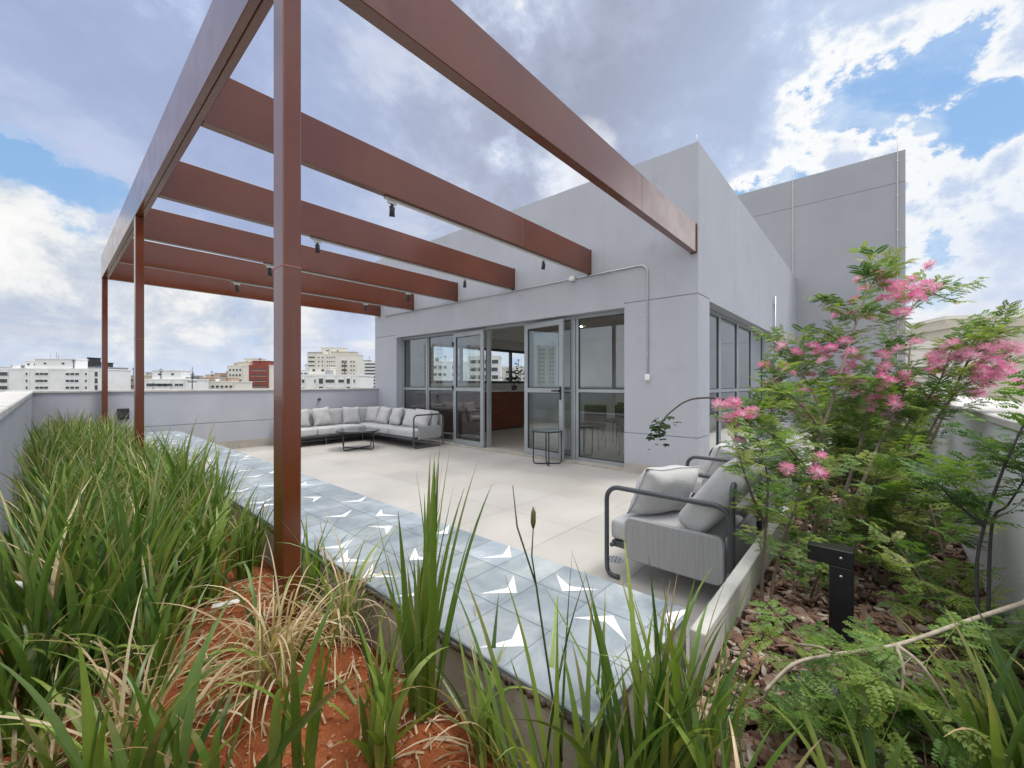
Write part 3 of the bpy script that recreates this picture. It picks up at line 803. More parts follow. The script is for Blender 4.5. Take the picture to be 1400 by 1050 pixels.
m = MB(); m.rbox(4.88-ox, XBk-.05-ox, YA+.012-oy, YA+.04-oy, .17, .43, .014, 3); m.build('arm_panel', M['rope'], cs)
m = MB(); m.tube([(u-ox-.0, v, w_) for u, v, w_ in [(XL-.02, YB-.74-oy, .012), (XL-.02, YB-.74-oy, .5), (XL-.02, YB-.05-oy, .58), (XL-.02, YB-.05-oy, .012)]], .015, 8); m.build('arm_frame', M['chair_metal'], cs)
pf = 'pale pillow on the far sofa, %s'
G = 'pillows along the corner sofa'
for k, (x, s) in enumerate(((3.52, 'leftmost one beside the rust post'), (3.98, 'second from the rust post'), (4.66, 'third from the rust post, left of the corner'))):
    throw((x, 9.03, .365), R((-3, 4, -5)[k]), R(-17), pf % s, .40, .15, 40+k, G, roll=R((3, -4, 2)[k]))
for k, (y, s) in enumerate(((8.92, 'just right of the inner corner'), (8.42, 'second right of the inner corner'), (7.93, 'third right of the inner corner'), (7.38, 'second from the metal arm'), (7.0, 'tucked against the metal arm'))):
    throw((5.14, y, .365), R((-72, -84, -93, -86, -70)[k]), R(-20), pf % s, .40, .15, 50+k, G, roll=R((-3, 5, -4, 2, 6)[k]))

# coffee table + side table
ct = empty('coffee_table', (4.07, 7.62, 0), 0, 'low round dark coffee table in front of the corner sofa', 'coffee table')
m = MB(); m.cyl((0,0), .40, .362, .378, 40); m.build('table_top', M['table_top'], ct)
m = MB(); m.tube([(.40*math.cos(2*math.pi*k/40), .40*math.sin(2*math.pi*k/40), .358) for k in range(40)], .010, 8, closed=True); m.build('rim', M['black'], ct)
for a in (20, 110):
    ca, sa = math.cos(R(a)), math.sin(R(a))
    prof = [(-.38, .355), (-.38, .06)] + [(-.38+.045*(1-math.cos(R(q))), .06-.048*math.sin(R(q))) for q in (30, 60, 90)] + [(.38-.045*(1-math.cos(R(q))), .06-.048*math.sin(R(q))) for q in (90, 60, 30)] + [(.38, .06), (.38, .355)]
    m = MB(); m.tube([(u*ca, u*sa, z + (.0 if a == 20 else .001)) for u, z in prof], .010, 8); m.build('leg', M['black'], ct)
st = empty('side_table', (5.30, 3.90, 0), 0, 'tall round dark side table standing by the open glass door', 'side table')
m = MB(); m.cyl((0,0), .235, .528, .540, 36); m.build('table_top', M['table_top'], st)
m = MB(); m.tube([(.237*math.cos(2*math.pi*k/36), .237*math.sin(2*math.pi*k/36), .532) for k in range(36)], .010, 8, closed=True); m.build('rim', M['black'], st)
for a in (-48, 42):
    ca, sa = math.cos(R(a)), math.sin(R(a))
    prof = [(-.225, .525), (-.225, .06)] + [(-.225+.045*(1-math.cos(R(q))), .06-.048*math.sin(R(q))) for q in (30, 60, 90)] + [(.225-.045*(1-math.cos(R(q))), .06-.048*math.sin(R(q))) for q in (90, 60, 30)] + [(.225, .06), (.225, .525)]
    m = MB(); m.tube([(u*ca, u*sa, z + (.0 if a < 0 else .001)) for u, z in prof], .010, 8); m.build('leg', M['black'], st)

# ------------------------------------------------------------------ inside the room
ct = empty('bar_counter', (7.9, 8.1, 0), 0, 'red brown wooden bar counter inside below the rear window', 'counter')
m = MB(); m.box(-1.85, 1.5, -.36, .3, .06, 1.06); m.build('front', M['wood'], ct)
m = MB(); m.rbox(-1.9, 1.55, -.42, .36, 1.061, 1.10, .005, 1); m.build('counter_top', M['coping'], ct)
m = MB(); m.box(-1.8, 1.45, -.33, .28, .003, .059); m.build('plinth', M['leather'], ct)
# rear window, part of the building
rw = bpy.data.objects.new('window', None); col.objects.link(rw); rw.parent = bl; rw.location = (0, 0, 0)
m = MB()
for x in (7.33, 8.45, 9.6, 10.75, 11.87): m.box(x-5.59-.035, x-5.59+.035, YL-.13-YC, YL-.03-YC, 1.38, 2.38)
m.box(7.302-5.59, 11.898-5.59, YL-.135-YC, YL-.025-YC, 1.301, 1.38); m.box(7.302-5.59, 11.898-5.59, YL-.135-YC, YL-.025-YC, 2.38, 2.458)
m.build('frame', M['alu_dark'], rw)
m = MB(); y = YL-.08-YC; m.add([(7.37-5.59,y,1.38),(11.83-5.59,y,1.38),(11.83-5.59,y,2.38),(7.37-5.59,y,2.38)], [(0,1,2,3)]); m.build('pane', M['glass_clear'], rw)
for k, (x, y) in enumerate(((6.9, 3.1), (7.2, 5.2), (8.8, 3.2), (9.0, 5.6))):
    m = MB(); m.cyl((0, 0), .06, -.012, -.001, 20); o = m.build('downlight', M['lamp_on']); o.location = (x, y, 2.75)
    tag(o, 'round ceiling downlight glowing inside behind the glass panels', 'downlight', 'downlights in the room ceiling')
def chair(x, y, rz, label):
    e = empty('dining_chair', (x, y, .002), rz, label, 'chair', 'dark chairs inside the room')
    m = MB(); cushion(m, -.23, .23, -.22, .22, .42, .50, .03); m.build('seat', M['leather'], e)
    m = MB(); cushion(m, -.23, .23, -.245, -.185, .52, .86, .025); m.build('backrest', M['leather'], e)
    for sx in (-1, 1):
        for sy in (-1, 1):
            m = MB(); m.tube([(sx*.2, sy*.19, .42), (sx*.22, sy*.21, 0)], .012, 8); m.build('leg', M['black'], e)
for k, (x, y, a) in enumerate(((7.0, 3.25, 200), (7.7, 3.6, 150), (7.1, 4.15, 100), (8.4, 4.3, 60))):
    chair(x, y, R(a), 'dark upholstered chair inside behind the right glass panels')
# potted plant on the counter
pp = empty('potted_plant', (9.15, 7.95, 1.101), 0, 'small leafy plant on the bar counter near the rear window', 'plant')
m = MB(); m.cyl((0,0), .07, 0, .14, 16, r2=.09); m.build('pot', M['leather'], pp)
m = MB(); rp = random.Random(4)
for k in range(150):
    a = rp.uniform(0, 6.28); el = rp.uniform(.2, 1.4); r_ = rp.uniform(.10, .48)
    c = Vector((math.cos(a)*math.cos(el)*r_, math.sin(a)*math.cos(el)*r_, .16 + math.sin(el)*r_*1.3)); d_ = Vector((math.cos(a), math.sin(a), rp.uniform(-.5, .5))).normalized()
    s_ = d_.cross(Vector((0,0,1))).normalized()*.045; t_ = d_*.15
    g_ = rp.uniform(.6, 1.2); m.add([c, c+t_*.5+s_, c+t_, c+t_*.5-s_], [(0,1,2,3)], 0, (.05*g_, .09*g_, .03*g_))
for k in range(9):
    a = rp.uniform(0, 6.28); m.tube([(0,0,.13), (.06*math.cos(a), .06*math.sin(a), .3), (.16*math.cos(a), .16*math.sin(a), .42)], .004, 5, colr=(.05,.08,.03))
m.build('foliage', M['leaf'], pp)

# ------------------------------------------------------------------ planter fittings
bo = empty('bollard_light', (2.04, .088, bed_z(2.04, .088)), 0, 'black inverted L bollard light standing in the bark mulch', 'lamp')
m = MB(); m.rbox(-.037, .037, -.037, .037, 0, .30, .003, 1); pst = m.build('post', M['black'], bo)
m = MB(); m.rbox(-.0385, .0385, -.0385, .105, .302, .365, .003, 1); hd = m.build('head', M['black'], bo)
m = MB(); m.box(-.028, .028, .045, .10, .2995, .3018); m.build('diffuser', M['white_plastic'], hd)
for z, par in ((.335, hd), (.265, pst)):
    m = MB(); n = 12; xx = -.0392 if par is hd else -.0377
    m.tube([(xx+.002, 0, z), (xx-.0015, 0, z)], .0055, 10); m.build('screw', M['screw'], par)
m = MB(); m.rbox(-.06, .06, -.06, .06, -.03, .004, .004, 1); m.build('base_plate', M['black'], bo)
fl = empty('garden_floodlight', (1.56, .13, bed_z(1.56, .13)), R(20), 'small black floodlight low in the mulch below the bollard', 'lamp')
Mx = Matrix.Translation((0, 0, .075)) @ Matrix.Rotation(R(-35), 4, 'Y')
m = MB(); m.rbox(-.022, .022, -.055, .055, -.04, .04, .006, 2, M=Mx); hd = m.build('housing', M['black'], fl)
m = MB(); m.box(-.0245, -.0222, -.048, .048, -.033, .033, M=Mx); m.build('lens', M['table_top'], hd)
m = MB(); m.tube([(0,0,.06),(0,0,-.05)], .008, 8); m.build('spike', M['black'], fl)
p0, p1 = at(291, 836, 1.78), at(327, 820, 1.80)
e = empty('plant_tag', (p0+p1)/2, math.atan2(p1.y-p0.y, p1.x-p0.x), 'white plastic plant tag lying on the red soil', 'tag')
e.location.z = soil_z(e.location.x, e.location.y) + .025
m = MB(); m.rbox(-.055, .055, -.011, .011, -.001, .001, .0008, 1, M=Matrix.Rotation(R(-8), 4, 'Y') @ Matrix.Rotation(R(25), 4, 'X')); m.build('label_strip', M['white_plastic'], e)
p0, p1 = at(-30, 788, 1.60), at(46, 803, 1.52)
e = empty('irrigation_pipe', (p0+p1)/2, 0, 'short white pipe poking out of the grass at far left', 'pipe')
m = MB(); m.tube([p0-(p0+p1)/2, p1-(p0+p1)/2], .011, 8); m.build('pipe_run', M['white_plastic'], e)

# ------------------------------------------------------------------ strap-leaved plants
GREENS = [(.145,.235,.042), (.10,.18,.032), (.21,.30,.055), (.065,.13,.032), (.29,.37,.09), (.165,.25,.075), (.12,.21,.035), (.24,.33,.065)]
DRY = [(.54,.40,.24), (.62,.48,.31), (.46,.31,.17), (.68,.55,.38)]
def tuft_mesh(name, seed, n, h, spread, width, dry=.05, droop=.5, seg=8, tip=.3, rad=.05, fan=None):
    rg = random.Random(seed); V = []; F = []; C = []
    for k in range(n):
        az = rg.uniform(0, 2*math.pi) if fan is None else fan + rg.choice([0, math.pi]) + rg.gauss(0, .45)
        th = min(abs(rg.gauss(.1, spread)), 1.25); L = h*rg.uniform(.55, 1.05); w = width*rg.uniform(.65, 1.15)
        isdry = rg.random() < dry
        dr = droop*rg.uniform(.3, 1.5)*(1.7 if isdry else 1)
        if rg.random() < .16: dr *= 2.6
        base = rg.choice(DRY if isdry else GREENS); j = rg.uniform(.75, 1.25); cc = tuple(x*j for x in base)
        if isdry: w *= .55
        p = np.array([rg.uniform(-rad, rad), rg.uniform(-rad, rad), -.02])
        tw = rg.uniform(-.9, .9); side_az = az + math.pi/2 + rg.gauss(0, .5)
        b0 = len(V); ds = L/seg
        browntip = rg.random() < tip
        for i in range(seg+1):
            t = i/seg
            a = th + dr*t*t*1.3
            d = np.array([math.sin(a)*math.cos(az), math.sin(a)*math.sin(az), math.cos(a)])
            sa = side_az + tw*t
            s = np.array([math.cos(sa), math.sin(sa), 0.0]); s = s - d*s.dot(d); s /= max(np.linalg.norm(s), 1e-6)
            nrm = np.cross(d, s)
            ww = w*.5*(.55 + .75*min(1, t*3))*(1-max(0, (t-.35)/.65)**1.6)/1.15 + .0004
            V.append(p - s*ww + nrm*ww*.35); V.append(p.copy()); V.append(p + s*ww + nrm*ww*.35)
            p = p + d*ds
        for i in range(seg):
            a_ = b0 + i*3
            t = i/seg
            c = cc
            if browntip and t > .6:
                q = min(1, (t-.6)/.35); c = tuple(x*(1-q)+y*q for x, y in zip(cc, (.40,.30,.15)))
            elif t < .25: c = tuple(x*y for x, y in zip(cc, (1.25, 1.15, 1.2)))
            F.append((a_, a_+1, a_+4, a_+3)); F.append((a_+1, a_+2, a_+5, a_+4))
            C.append(c); C.append(tuple(x*.93 for x in c))
    return np_mesh(name, np.array(V), np.array(F), np.array(C), M['blade'], smooth=True)
protos = [tuft_mesh('strap_leaf_plant', 100+k, 46+5*(k % 3), .64+.05*(k % 3), .19, .0155, .08, .45) for k in range(6)]
rg = random.Random(77); used = set()
GRP = 'green strap leaved plants massed in the left planter'
LBL = 'green strap leaved plant in the dense mass filling the left planter'
y = 2.0; row = 0
while y < 9.25:
    for i in range(4):
        x = XW + .10 + i*.235 + (.1 if row % 2 else 0) + rg.uniform(-.05, .05)
        if x > .83: continue
        yy = y + rg.uniform(-.07, .07)
        if yy < 2.35 and x > .40: continue
        if abs(x-.634) < .10 and (abs(yy-5.65) < .10 or abs(yy-9.36) < .1): continue
        if .72 < x: sc = .72
        else: sc = 1
        k = rg.randrange(6)
        if k in used: o = protos[k].copy(); col.objects.link(o)
        else: o = protos[k]; used.add(k)
        o.location = (x, yy, soil_z(x, yy)-.005); o.rotation_euler = (rg.uniform(-.08, .08), rg.uniform(-.08, .08), rg.uniform(0, 6.28))
        s = rg.uniform(.66, 1.16)*sc*(1.0 if yy < 5 else .92); o.scale = (s*rg.uniform(.95, 1.1), s, s)
        tag(o, LBL, 'plant', GRP)
    y += .25; row += 1
for k in range(6):
    if k not in used: bpy.data.objects.remove(protos[k])
def solo(seed, x, y, label, n=30, h=.65, spread=.25, width=.022, dry=.05, droop=.5, z=None, rz=0, **kw):
    o = tuft_mesh('strap_leaf_plant', seed, n, h, spread, width, dry, droop, seg=12, **kw)
    zz = z if z is not None else (soil_z(x, y) if x < XO else bed_z(x, y))
    o.location = (x, y, zz-.005); o.rotation_euler = (0, 0, rz)
    return tag(o, label, 'plant')
def dryname(o): o.name = 'dry_grass_tuft'; return o
solo(301, .77, 1.04, 'tall upright green blades rising before the tiled bench end', 34, .84, .085, .021, .03, .15, rad=.035)
dryname(solo(302, .765, 1.56, 'straw coloured dry tuft between rust post and bench wall', 90, .56, .40, .011, .86, 1.1))
dryname(solo(303, .48, 1.47, 'bleached dry tuft sprawling on red soil before the post', 120, .52, .50, .011, .95, 1.3))
dryname(solo(304, .16, 1.42, 'half dry tuft at the bottom left on bare soil', 60, .50, .45, .014, .62, 1.1))
dryname(solo(305, -.03, 1.62, 'tangled brown tuft in the lower left corner', 60, .42, .6, .013, .80, 1.5))
solo(306, .82, 1.98, 'green blades overhanging the bench just right of the post', 22, .56, .30, .014, .05, .4)
solo(307, .50, 2.32, 'full green tuft just behind the rust post on soil', 40, .62, .34, .021, .06, .7)
solo(308, .09, 1.92, 'broad green tuft beside the left parapet at soil edge', 38, .62, .30, .022, .06, .6)
solo(309, .30, 2.04, 'green tuft with arching blades beside the plant tag', 34, .55, .40, .020, .10, .8)
solo(321, -.04, 1.80, 'upright green tuft against the left parapet near its white pipe', 30, .60, .25, .021, .08, .5)
solo(322, .22, 1.72, 'green and straw mixed tuft at the edge of the bare soil', 34, .50, .34, .016, .28, .8)
solo(310, .40, 1.08, 'two broad upright green blades at the bottom edge on soil', 10, .54, .18, .022, .05, .3)
solo(311, .08, 1.20, 'wide green blades at the lower left before the dry tufts', 20, .56, .28, .025, .08, .5)
solo(323, .22, 1.16, 'bright green blades fanning over the bottom left soil', 12, .52, .30, .024, .06, .5)
solo(312, .58, .98, 'short bright green blades left of the tall upright tuft', 18, .46, .30, .022, .08, .4)
solo(324, .66, 1.12, 'thin sparse blades between the bare soil and tall upright tuft', 18, .40, .36, .010, .30, .7)
solo(313, .80, .60, 'sparse thin blades and stalks before the concrete bench wall', 20, .62, .26, .014, .08, .35)
solo(314, .80, .80, 'loose mixed blades leaning against the bench wall', 22, .50, .48, .015, .25, .7)
solo(315, .98, .36, 'dense green blades at the bench corner', 40, .62, .20, .020, .06, .3)
solo(316, 1.05, .31, 'dense green blades in front of the curb end', 24, .48, .24, .020, .06, .4)
solo(327, .86, .46, 'tall grassy blades hiding the near corner of the tiled bench', 22, .60, .24, .017, .06, .35)
solo(328, .94, .40, 'slim upright blades along the end face of the tiled bench', 20, .62, .16, .016, .06, .25)
solo(317, 1.16, .02, 'dark green blades below the floodlight', 9, .46, .34, .020, .05, .5)
solo(318, 1.42, -.24, 'dark green blades under the pale branch at lower right', 34, .52, .28, .020, .05, .5)
solo(319, 1.52, -.33, 'broad green blades beside the right parapet foot', 22, .56, .25, .024, .05, .4)
solo(320, .88, .20, 'green blades crowding the bottom edge right of centre', 24, .42, .28, .019, .08, .5)
# dry litter on the soil
rl = random.Random(6); b = MB()
for k in range(420):
    x = rl.uniform(-.1, .84); y = rl.uniform(.7, 2.5); a = rl.uniform(0, 6.28); L = rl.uniform(.03, .16); w = rl.uniform(.001, .0035)
    cv = rl.uniform(-2.5, 2.5); vs = []; px_, py_ = x, y
    for q in range(5):
        t = q/4; aa = a + cv*t*L*4
        vx, vy = -math.sin(aa)*w, math.cos(aa)*w; z = soil_z(px_, py_) + .006 + .012*math.sin(math.pi*t)*rl.random()
        vs += [(px_-vx, py_-vy, z), (px_+vx, py_+vy, z+.002)]
        px_ += math.cos(aa)*L/4; py_ += math.sin(aa)*L/4
    j_ = rl.uniform(.6, 1.1); c_ = rl.choice(DRY); b.add(vs, [(q*2, q*2+1, q*2+3, q*2+2) for q in range(4)], 0, tuple(x_*j_ for x_ in c_))
tag(b.build('dry_leaf_litter', M['blade'], flat=True), 'scattered dry straw bits lying on the red soil', 'leaf litter', kind='stuff')
# flower stalks
e = empty('seed_stalk', (.80, .60, soil_z(.8, .6)), 0, 'two slender seed stalks standing before the tiled bench', 'plant')
m = MB()
pa = [at(768, 1040, 1.02), at(752, 930, 1.03), at(733, 800, 1.05), at(707, 720, 1.06), at(701, 664, 1.07)]
pb = [at(733, 800, 1.05), at(727, 760, 1.05), at(729, 722, 1.05)]
o_ = Vector(e.location)
m.tube([p - o_ for p in pa], [.0035, .003, .0026, .0022, .0012], 6, colr=(.10,.13,.04)); m.tube([p - o_ for p in pb], [.002, .002, .0016], 6, colr=(.10,.13,.04))
m.build('stem', M['blade'], e)
m = MB(); q = at(729, 722, 1.05) - o_
m.tube([q, q+Vector((0,0,.015)), q+Vector((.001,0,.04)), q+Vector((.001,.001,.055))], [.003, .007, .006, .001], 8, colr=(.16,.14,.05)); m.build('seed_pod', M['blade'], e)

# ------------------------------------------------------------------ pinnate shrubs
def leaf_template(npairs=2, L=.062, nl=8, ll=.017, lw=.0052, seed=0):
    rg = random.Random(seed); V = []; F = []
    def leaflet(p, d, n_, l, w):
        s = np.cross(n_, d); b0 = len(V)
        V.extend([p, p + d*l*.55 + s*w, p + d*l + n_*(-.12*l), p + d*l*.5 - s*w]); F.append((b0, b0+1, b0+2, b0+3))
    def strip(p0, p1, w):
        d = p1-p0; s = np.cross(np.array([0,0,1.0]), d); s = s/max(np.linalg.norm(s), 1e-6)*w; b0 = len(V)
        V.extend([p0-s, p0+s, p1+s*.6, p1-s*.6]); F.append((b0, b0+1, b0+2, b0+3))
    rach = .028*npairs
    strip(np.zeros(3), np.array([rach, 0, .004*npairs]), .0009)
    for k in range(npairs):
        x = .018 + k*.026
        for sd in (-1, 1):
            a = R(58 - 8*k)*sd
            d = np.array([math.cos(a), math.sin(a), .12]); d /= np.linalg.norm(d)
            p = np.array([x, 0, .003*k])
            prev = p.copy()
            for q in range(nl):
                t = (q+1)/nl
                pt = p + d*L*t + np.array([0, 0, -.018*t*t])
                strip(prev, pt, .0006); prev = pt
                dd = d + np.array([0, 0, -.036*t/ L*.02])
                prof = math.sin(math.pi*(.22+.68*t))**.6
                for s2 in (-1, 1):
                    an = R(62)*s2
                    ld = np.array([d[0]*math.cos(an)-d[1]*math.sin(an), d[0]*math.sin(an)+d[1]*math.cos(an), rg.uniform(-.35, .15)]); ld /= np.linalg.norm(ld)
                    nn = np.array([rg.uniform(-.2, .2), rg.uniform(-.2, .2), 1.0]); nn -= ld*nn.dot(ld); nn /= np.linalg.norm(nn)
                    leaflet(pt, ld, nn, ll*prof, lw*prof)
    return np.array(V), np.array(F)
LT = [leaf_template(2, .060, 8, .017, .0050, 1), leaf_template(1, .066, 9, .018, .0054, 2), leaf_template(3, .055, 7, .016, .0050, 3), leaf_template(2, .048, 7, .015, .0050, 4)]
LEAFC = [(.18,.27,.058), (.135,.22,.048), (.25,.33,.07), (.08,.15,.045), (.34,.39,.095), (.19,.275,.095), (.14,.215,.075), (.28,.30,.10)]

def catmull(pts, n):
    P = [pts[0]*2-pts[1]] + pts + [pts[-1]*2-pts[-2]]; out = []
    for i in range(1, len(P)-2):
        for k in range(n):
            t = k/n; a, b_, c, d = P[i-1], P[i], P[i+1], P[i+2]
            out.append(.5*((2*b_) + (c-a)*t + (2*a-5*b_+4*c-d)*t*t + (3*b_-a-3*c+d)*t**3))
    out.append(pts[-1]); return out

class Leaves:
    def __init__(s): s.V = []; s.F = []; s.C = []; s.n = 0
    def add(s, pos, d, up, scale, colr, ti):
        V, F = LT[ti]
        d = d.normalized(); up = (up - d*up.dot(d))
        if up.length < 1e-4: up = Vector((0.1, .2, 1)); up = up - d*up.dot(d)
        up.normalize(); sd = up.cross(d)
        A = np.array([[d.x, d.y, d.z], [sd.x, sd.y, sd.z], [up.x, up.y, up.z]])*scale
        s.V.append(V @ A + np.array(pos)); s.F.append(F + s.n); s.n += len(V)
        s.C.append(np.tile(np.array(colr), (len(F), 1)))
    def build(s, parent):
        if not s.V: return
        return np_mesh('foliage', np.concatenate(s.V), np.concatenate(s.F), np.concatenate(s.C), M['leaf'], parent)

def puff(parent, c, d, r, rg):
    """powder-puff flower: many fine filaments spreading from one head"""
    V = []; F = []; C = []
    d = d.normalized(); a = Vector((0,0,1)) if abs(d.z) < .8 else Vector((1,0,0)); u = d.cross(a).normalized(); w = d.cross(u)
    base = Vector((0, 0, 0)); hot = rg.uniform(0, 1)
    for k in range(120):
        ang = rg.uniform(0, 6.283); th = math.acos(1 - rg.random()*1.05)
        dr = (d*math.cos(th) + (u*math.cos(ang) + w*math.sin(ang))*math.sin(th)).normalized()
        L = r*rg.uniform(.75, 1.08); s = dr.cross(Vector((rg.uniform(-1,1), rg.uniform(-1,1), rg.uniform(-1,1)))).normalized()*.00115
        p0 = base + dr*r*.05; p1 = base + dr*L*.55; p2 = base + dr*L + Vector((0,0,-.1*L*rg.random()))
        b0 = len(V)
        V.extend([p0-s*.8, p0+s*.8, p1+s, p1-s, p2+s*.9, p2-s*.9]); F.extend([(b0, b0+1, b0+2, b0+3), (b0+3, b0+2, b0+4, b0+5)])
        j = rg.uniform(.85, 1.15)
        C.append((.88*j, .70*j, .76*j)); C.append((.88*j, (.50-.28*hot)*j, (.63-.15*hot)*j))
    f = np_mesh('flower', np.array([tuple(v) for v in V]), np.array(F), np.array(C), M['petal'], parent)
    f.location = c - Vector(parent.location)
    return f

def shrub(label, base, stems, seed, twigs=16, twl=(.10, .26), leafstep=.034, lscale=1.0, start=.3, fl=None, r0=.009, bark=(.20,.16,.12), lcol=None, droop=.25, name='powder_puff_shrub', cloud=None, fr=.042, extra=()):
    rg = random.Random(seed); e = empty(name, base, 0, label, 'shrub'); o = Vector(base)
    wood = MB(); lv = Leaves(); lcol = lcol or LEAFC
    tips = []
    def twig(p, d, L, r, depth=0):
        n = max(4, int(L/.03)); pts = [p.copy()]; q = p.copy(); dd = d.normalized()
        for i in range(n):
            dd = (dd + Vector((rg.gauss(0, .13), rg.gauss(0, .13), rg.gauss(0, .10) - droop*.12))).normalized()
            q = q + dd*(L/n); pts.append(q.copy())
        q_ = [x for x in pts]
        # keep growth inside the planter edge a little
        wood.tube(q_, [r*(1-.75*i/len(q_)) for i in range(len(q_))], 4, colr=tuple(x*rg.uniform(.8, 1.1) for x in bark), cap=False)
        s = .02; alt = 1
        while s < L:
            i = min(int(s/L*n), n-1); pp = pts[i].lerp(pts[i+1], s/L*n - i); t = (pts[i+1]-pts[i]).normalized()
            side = t.cross(Vector((0,0,1)));
            if side.length < .1: side = Vector((rg.uniform(-1,1), rg.uniform(-1,1), 0))
            side.normalize()
            ld = (t*.55 + side*alt*rg.uniform(.6, 1.0) + Vector((0,0,rg.uniform(-.35, .45)))).normalized()
            c = rg.choice(lcol); j = rg.uniform(.7, 1.25)
            lv.add(pp - o, ld, Vector((rg.uniform(-.5,.5), rg.uniform(-.5,.5), 1)), lscale*rg.uniform(.7, 1.15), tuple(x*j for x in c), rg.randrange(4))
            alt = -alt; s += leafstep*rg.uniform(.7, 1.4)
        lv.add(pts[-1] - o, (pts[-1]-pts[-2]), Vector((rg.uniform(-.3,.3), 0, 1)), lscale, rg.choice(lcol), rg.randrange(4))
        tips.append((pts[-1], (pts[-1]-pts[-2]).normalized()))
        if depth == 0 and L > .17 and rg.random() < .6:
            k = rg.randrange(1, n-1); twig(pts[k], (pts[k+1]-pts[k]).normalized() + Vector((rg.gauss(0,.7), rg.gauss(0,.7), rg.gauss(.1,.4))), L*.6, r*.7, 1)
    for st in stems:
        sp_ = catmull([Vector(p) for p in st], 8); n = len(sp_)
        wood.tube([p for p in sp_], [r0*(1-.8*i/n) + .0012 for i in range(n)], 7, colr=bark)
        Ls = sum((sp_[i+1]-sp_[i]).length for i in range(n-1))
        for k in range(max(2, int(twigs*Ls))):
            t = start + (1-start)*rg.random(); i = min(int(t*(n-1)), n-2); p = sp_[i].lerp(sp_[i+1], rg.random())
            tan = (sp_[i+1]-sp_[i]).normalized(); a = rg.uniform(0, 6.28)
            d = Vector((math.cos(a), math.sin(a), rg.uniform(-.1, .8))) + tan*rg.uniform(.2, 1.0)
            twig(p, d, rg.uniform(*twl)*(1.15-.55*t), r0*.25)
        twig(sp_[-1], sp_[-1]-sp_[-2], twl[0]*.8, r0*.2)
    for pts_, r_a, c_a in extra:
        q_ = catmull(pts_, 8); wood.tube(q_, [r_a*(1-.6*i/len(q_))+.001 for i in range(len(q_))], 8, colr=c_a)
    if cloud:
        for (cx, cy, cz, rx, ry, rz_, cnt) in cloud:
            for k in range(cnt):
                while True:
                    v = Vector((rg.uniform(-1,1), rg.uniform(-1,1), rg.uniform(-1,1)))
                    if v.length <= 1: break
                p = Vector((cx+v.x*rx, cy+v.y*ry, cz+v.z*rz_))
                twig(p, Vector((v.x, v.y, v.z*.6+.35)) + Vector((rg.gauss(0,.5), rg.gauss(0,.5), 0)), rg.uniform(*twl), r0*.25)
    for v in range(len(wood.v)): wood.v[v] = tuple(Vector(wood.v[v]) - o)
    wood.build('branches', M['bark'], e)
    lv.build(e)
    for (c, rad) in (fl or []):
        d = Vector((rg.uniform(-.7,.3), rg.uniform(-.5,.5), rg.uniform(.3, 1)))
        puff(e, Vector(c), d, rad*rg.uniform(.85, 1.1), rg)
    return e

def cl(px, py, d, n, spread, rg, r=.042):
    """n flowers scattered in a spray around one point"""
    c = at(px, py, d); return [(c + Vector((rg.gauss(0, spread), rg.gauss(0, spread), rg.gauss(0, spread*.55))), r) for _ in range(n)]
rf = random.Random(21)
# A: main tall shrub
DA = 2.35
Ab = at(1128, 770, DA+.1); Ab.z = bed_z(Ab.x, Ab.y)
A_st = [[Ab, at(1112, 640, DA), at(1140, 540, DA), at(1166, 455, DA), at(1186, 400, DA), at(1205, 368, DA)],
        [Ab, at(1130, 650, DA+.1), at(1120, 560, DA+.15), at(1090, 500, DA+.2), at(1075, 470, DA+.2)],
        [Ab, at(1160, 660, DA+.15), at(1190, 560, DA+.2), at(1215, 470, DA+.25), at(1262, 405, DA+.25), at(1295, 408, DA+.3)],
        [Ab, at(1170, 680, DA), at(1205, 600, DA), at(1235, 540, DA+.05), at(1245, 470, DA+.1)],
        [Ab, at(1100, 690, DA-.1), at(1068, 610, DA-.1), at(1052, 545, DA-.05), at(1050, 515, DA)],
        [at(1105, 650, DA), at(1060, 600, DA-.15), at(1005, 552, DA-.25), at(950, 545, DA-.3), at(915, 565, DA-.32), at(897, 590, DA-.33)]]
fl = []
for (px, py, n, s_) in ((1135,478,6,.035),(1150,500,4,.04),(1075,505,3,.03),(1060,510,2,.03),(1210,390,6,.04),(1255,395,4,.03),(1205,425,4,.04),(1180,520,6,.05),(1205,535,5,.04),(1235,505,3,.03),(1225,430,3,.03),(1145,470,3,.04),(1198,380,4,.025),(1220,400,4,.03),(1185,410,3,.03),(1250,392,3,.02),(1235,408,3,.03),(1225,480,2,.05),(1090,545,2,.05),(1190,470,3,.05),(1110,520,2,.04),(1170,560,3,.06),(1240,560,2,.05),(1165,525,4,.05),(1215,545,4,.04),(1100,485,2,.03)):
    fl += cl(px, py, DA + rf.uniform(-.1, .15), n, s_*2.0, rf, .042)
sh = shrub('tallest pink powder puff shrub rising in front of the grey tower', Ab, A_st[:5], 1, twigs=16, twl=(.10, .25), fl=fl, start=.28, r0=.010, bark=(.40,.33,.28))
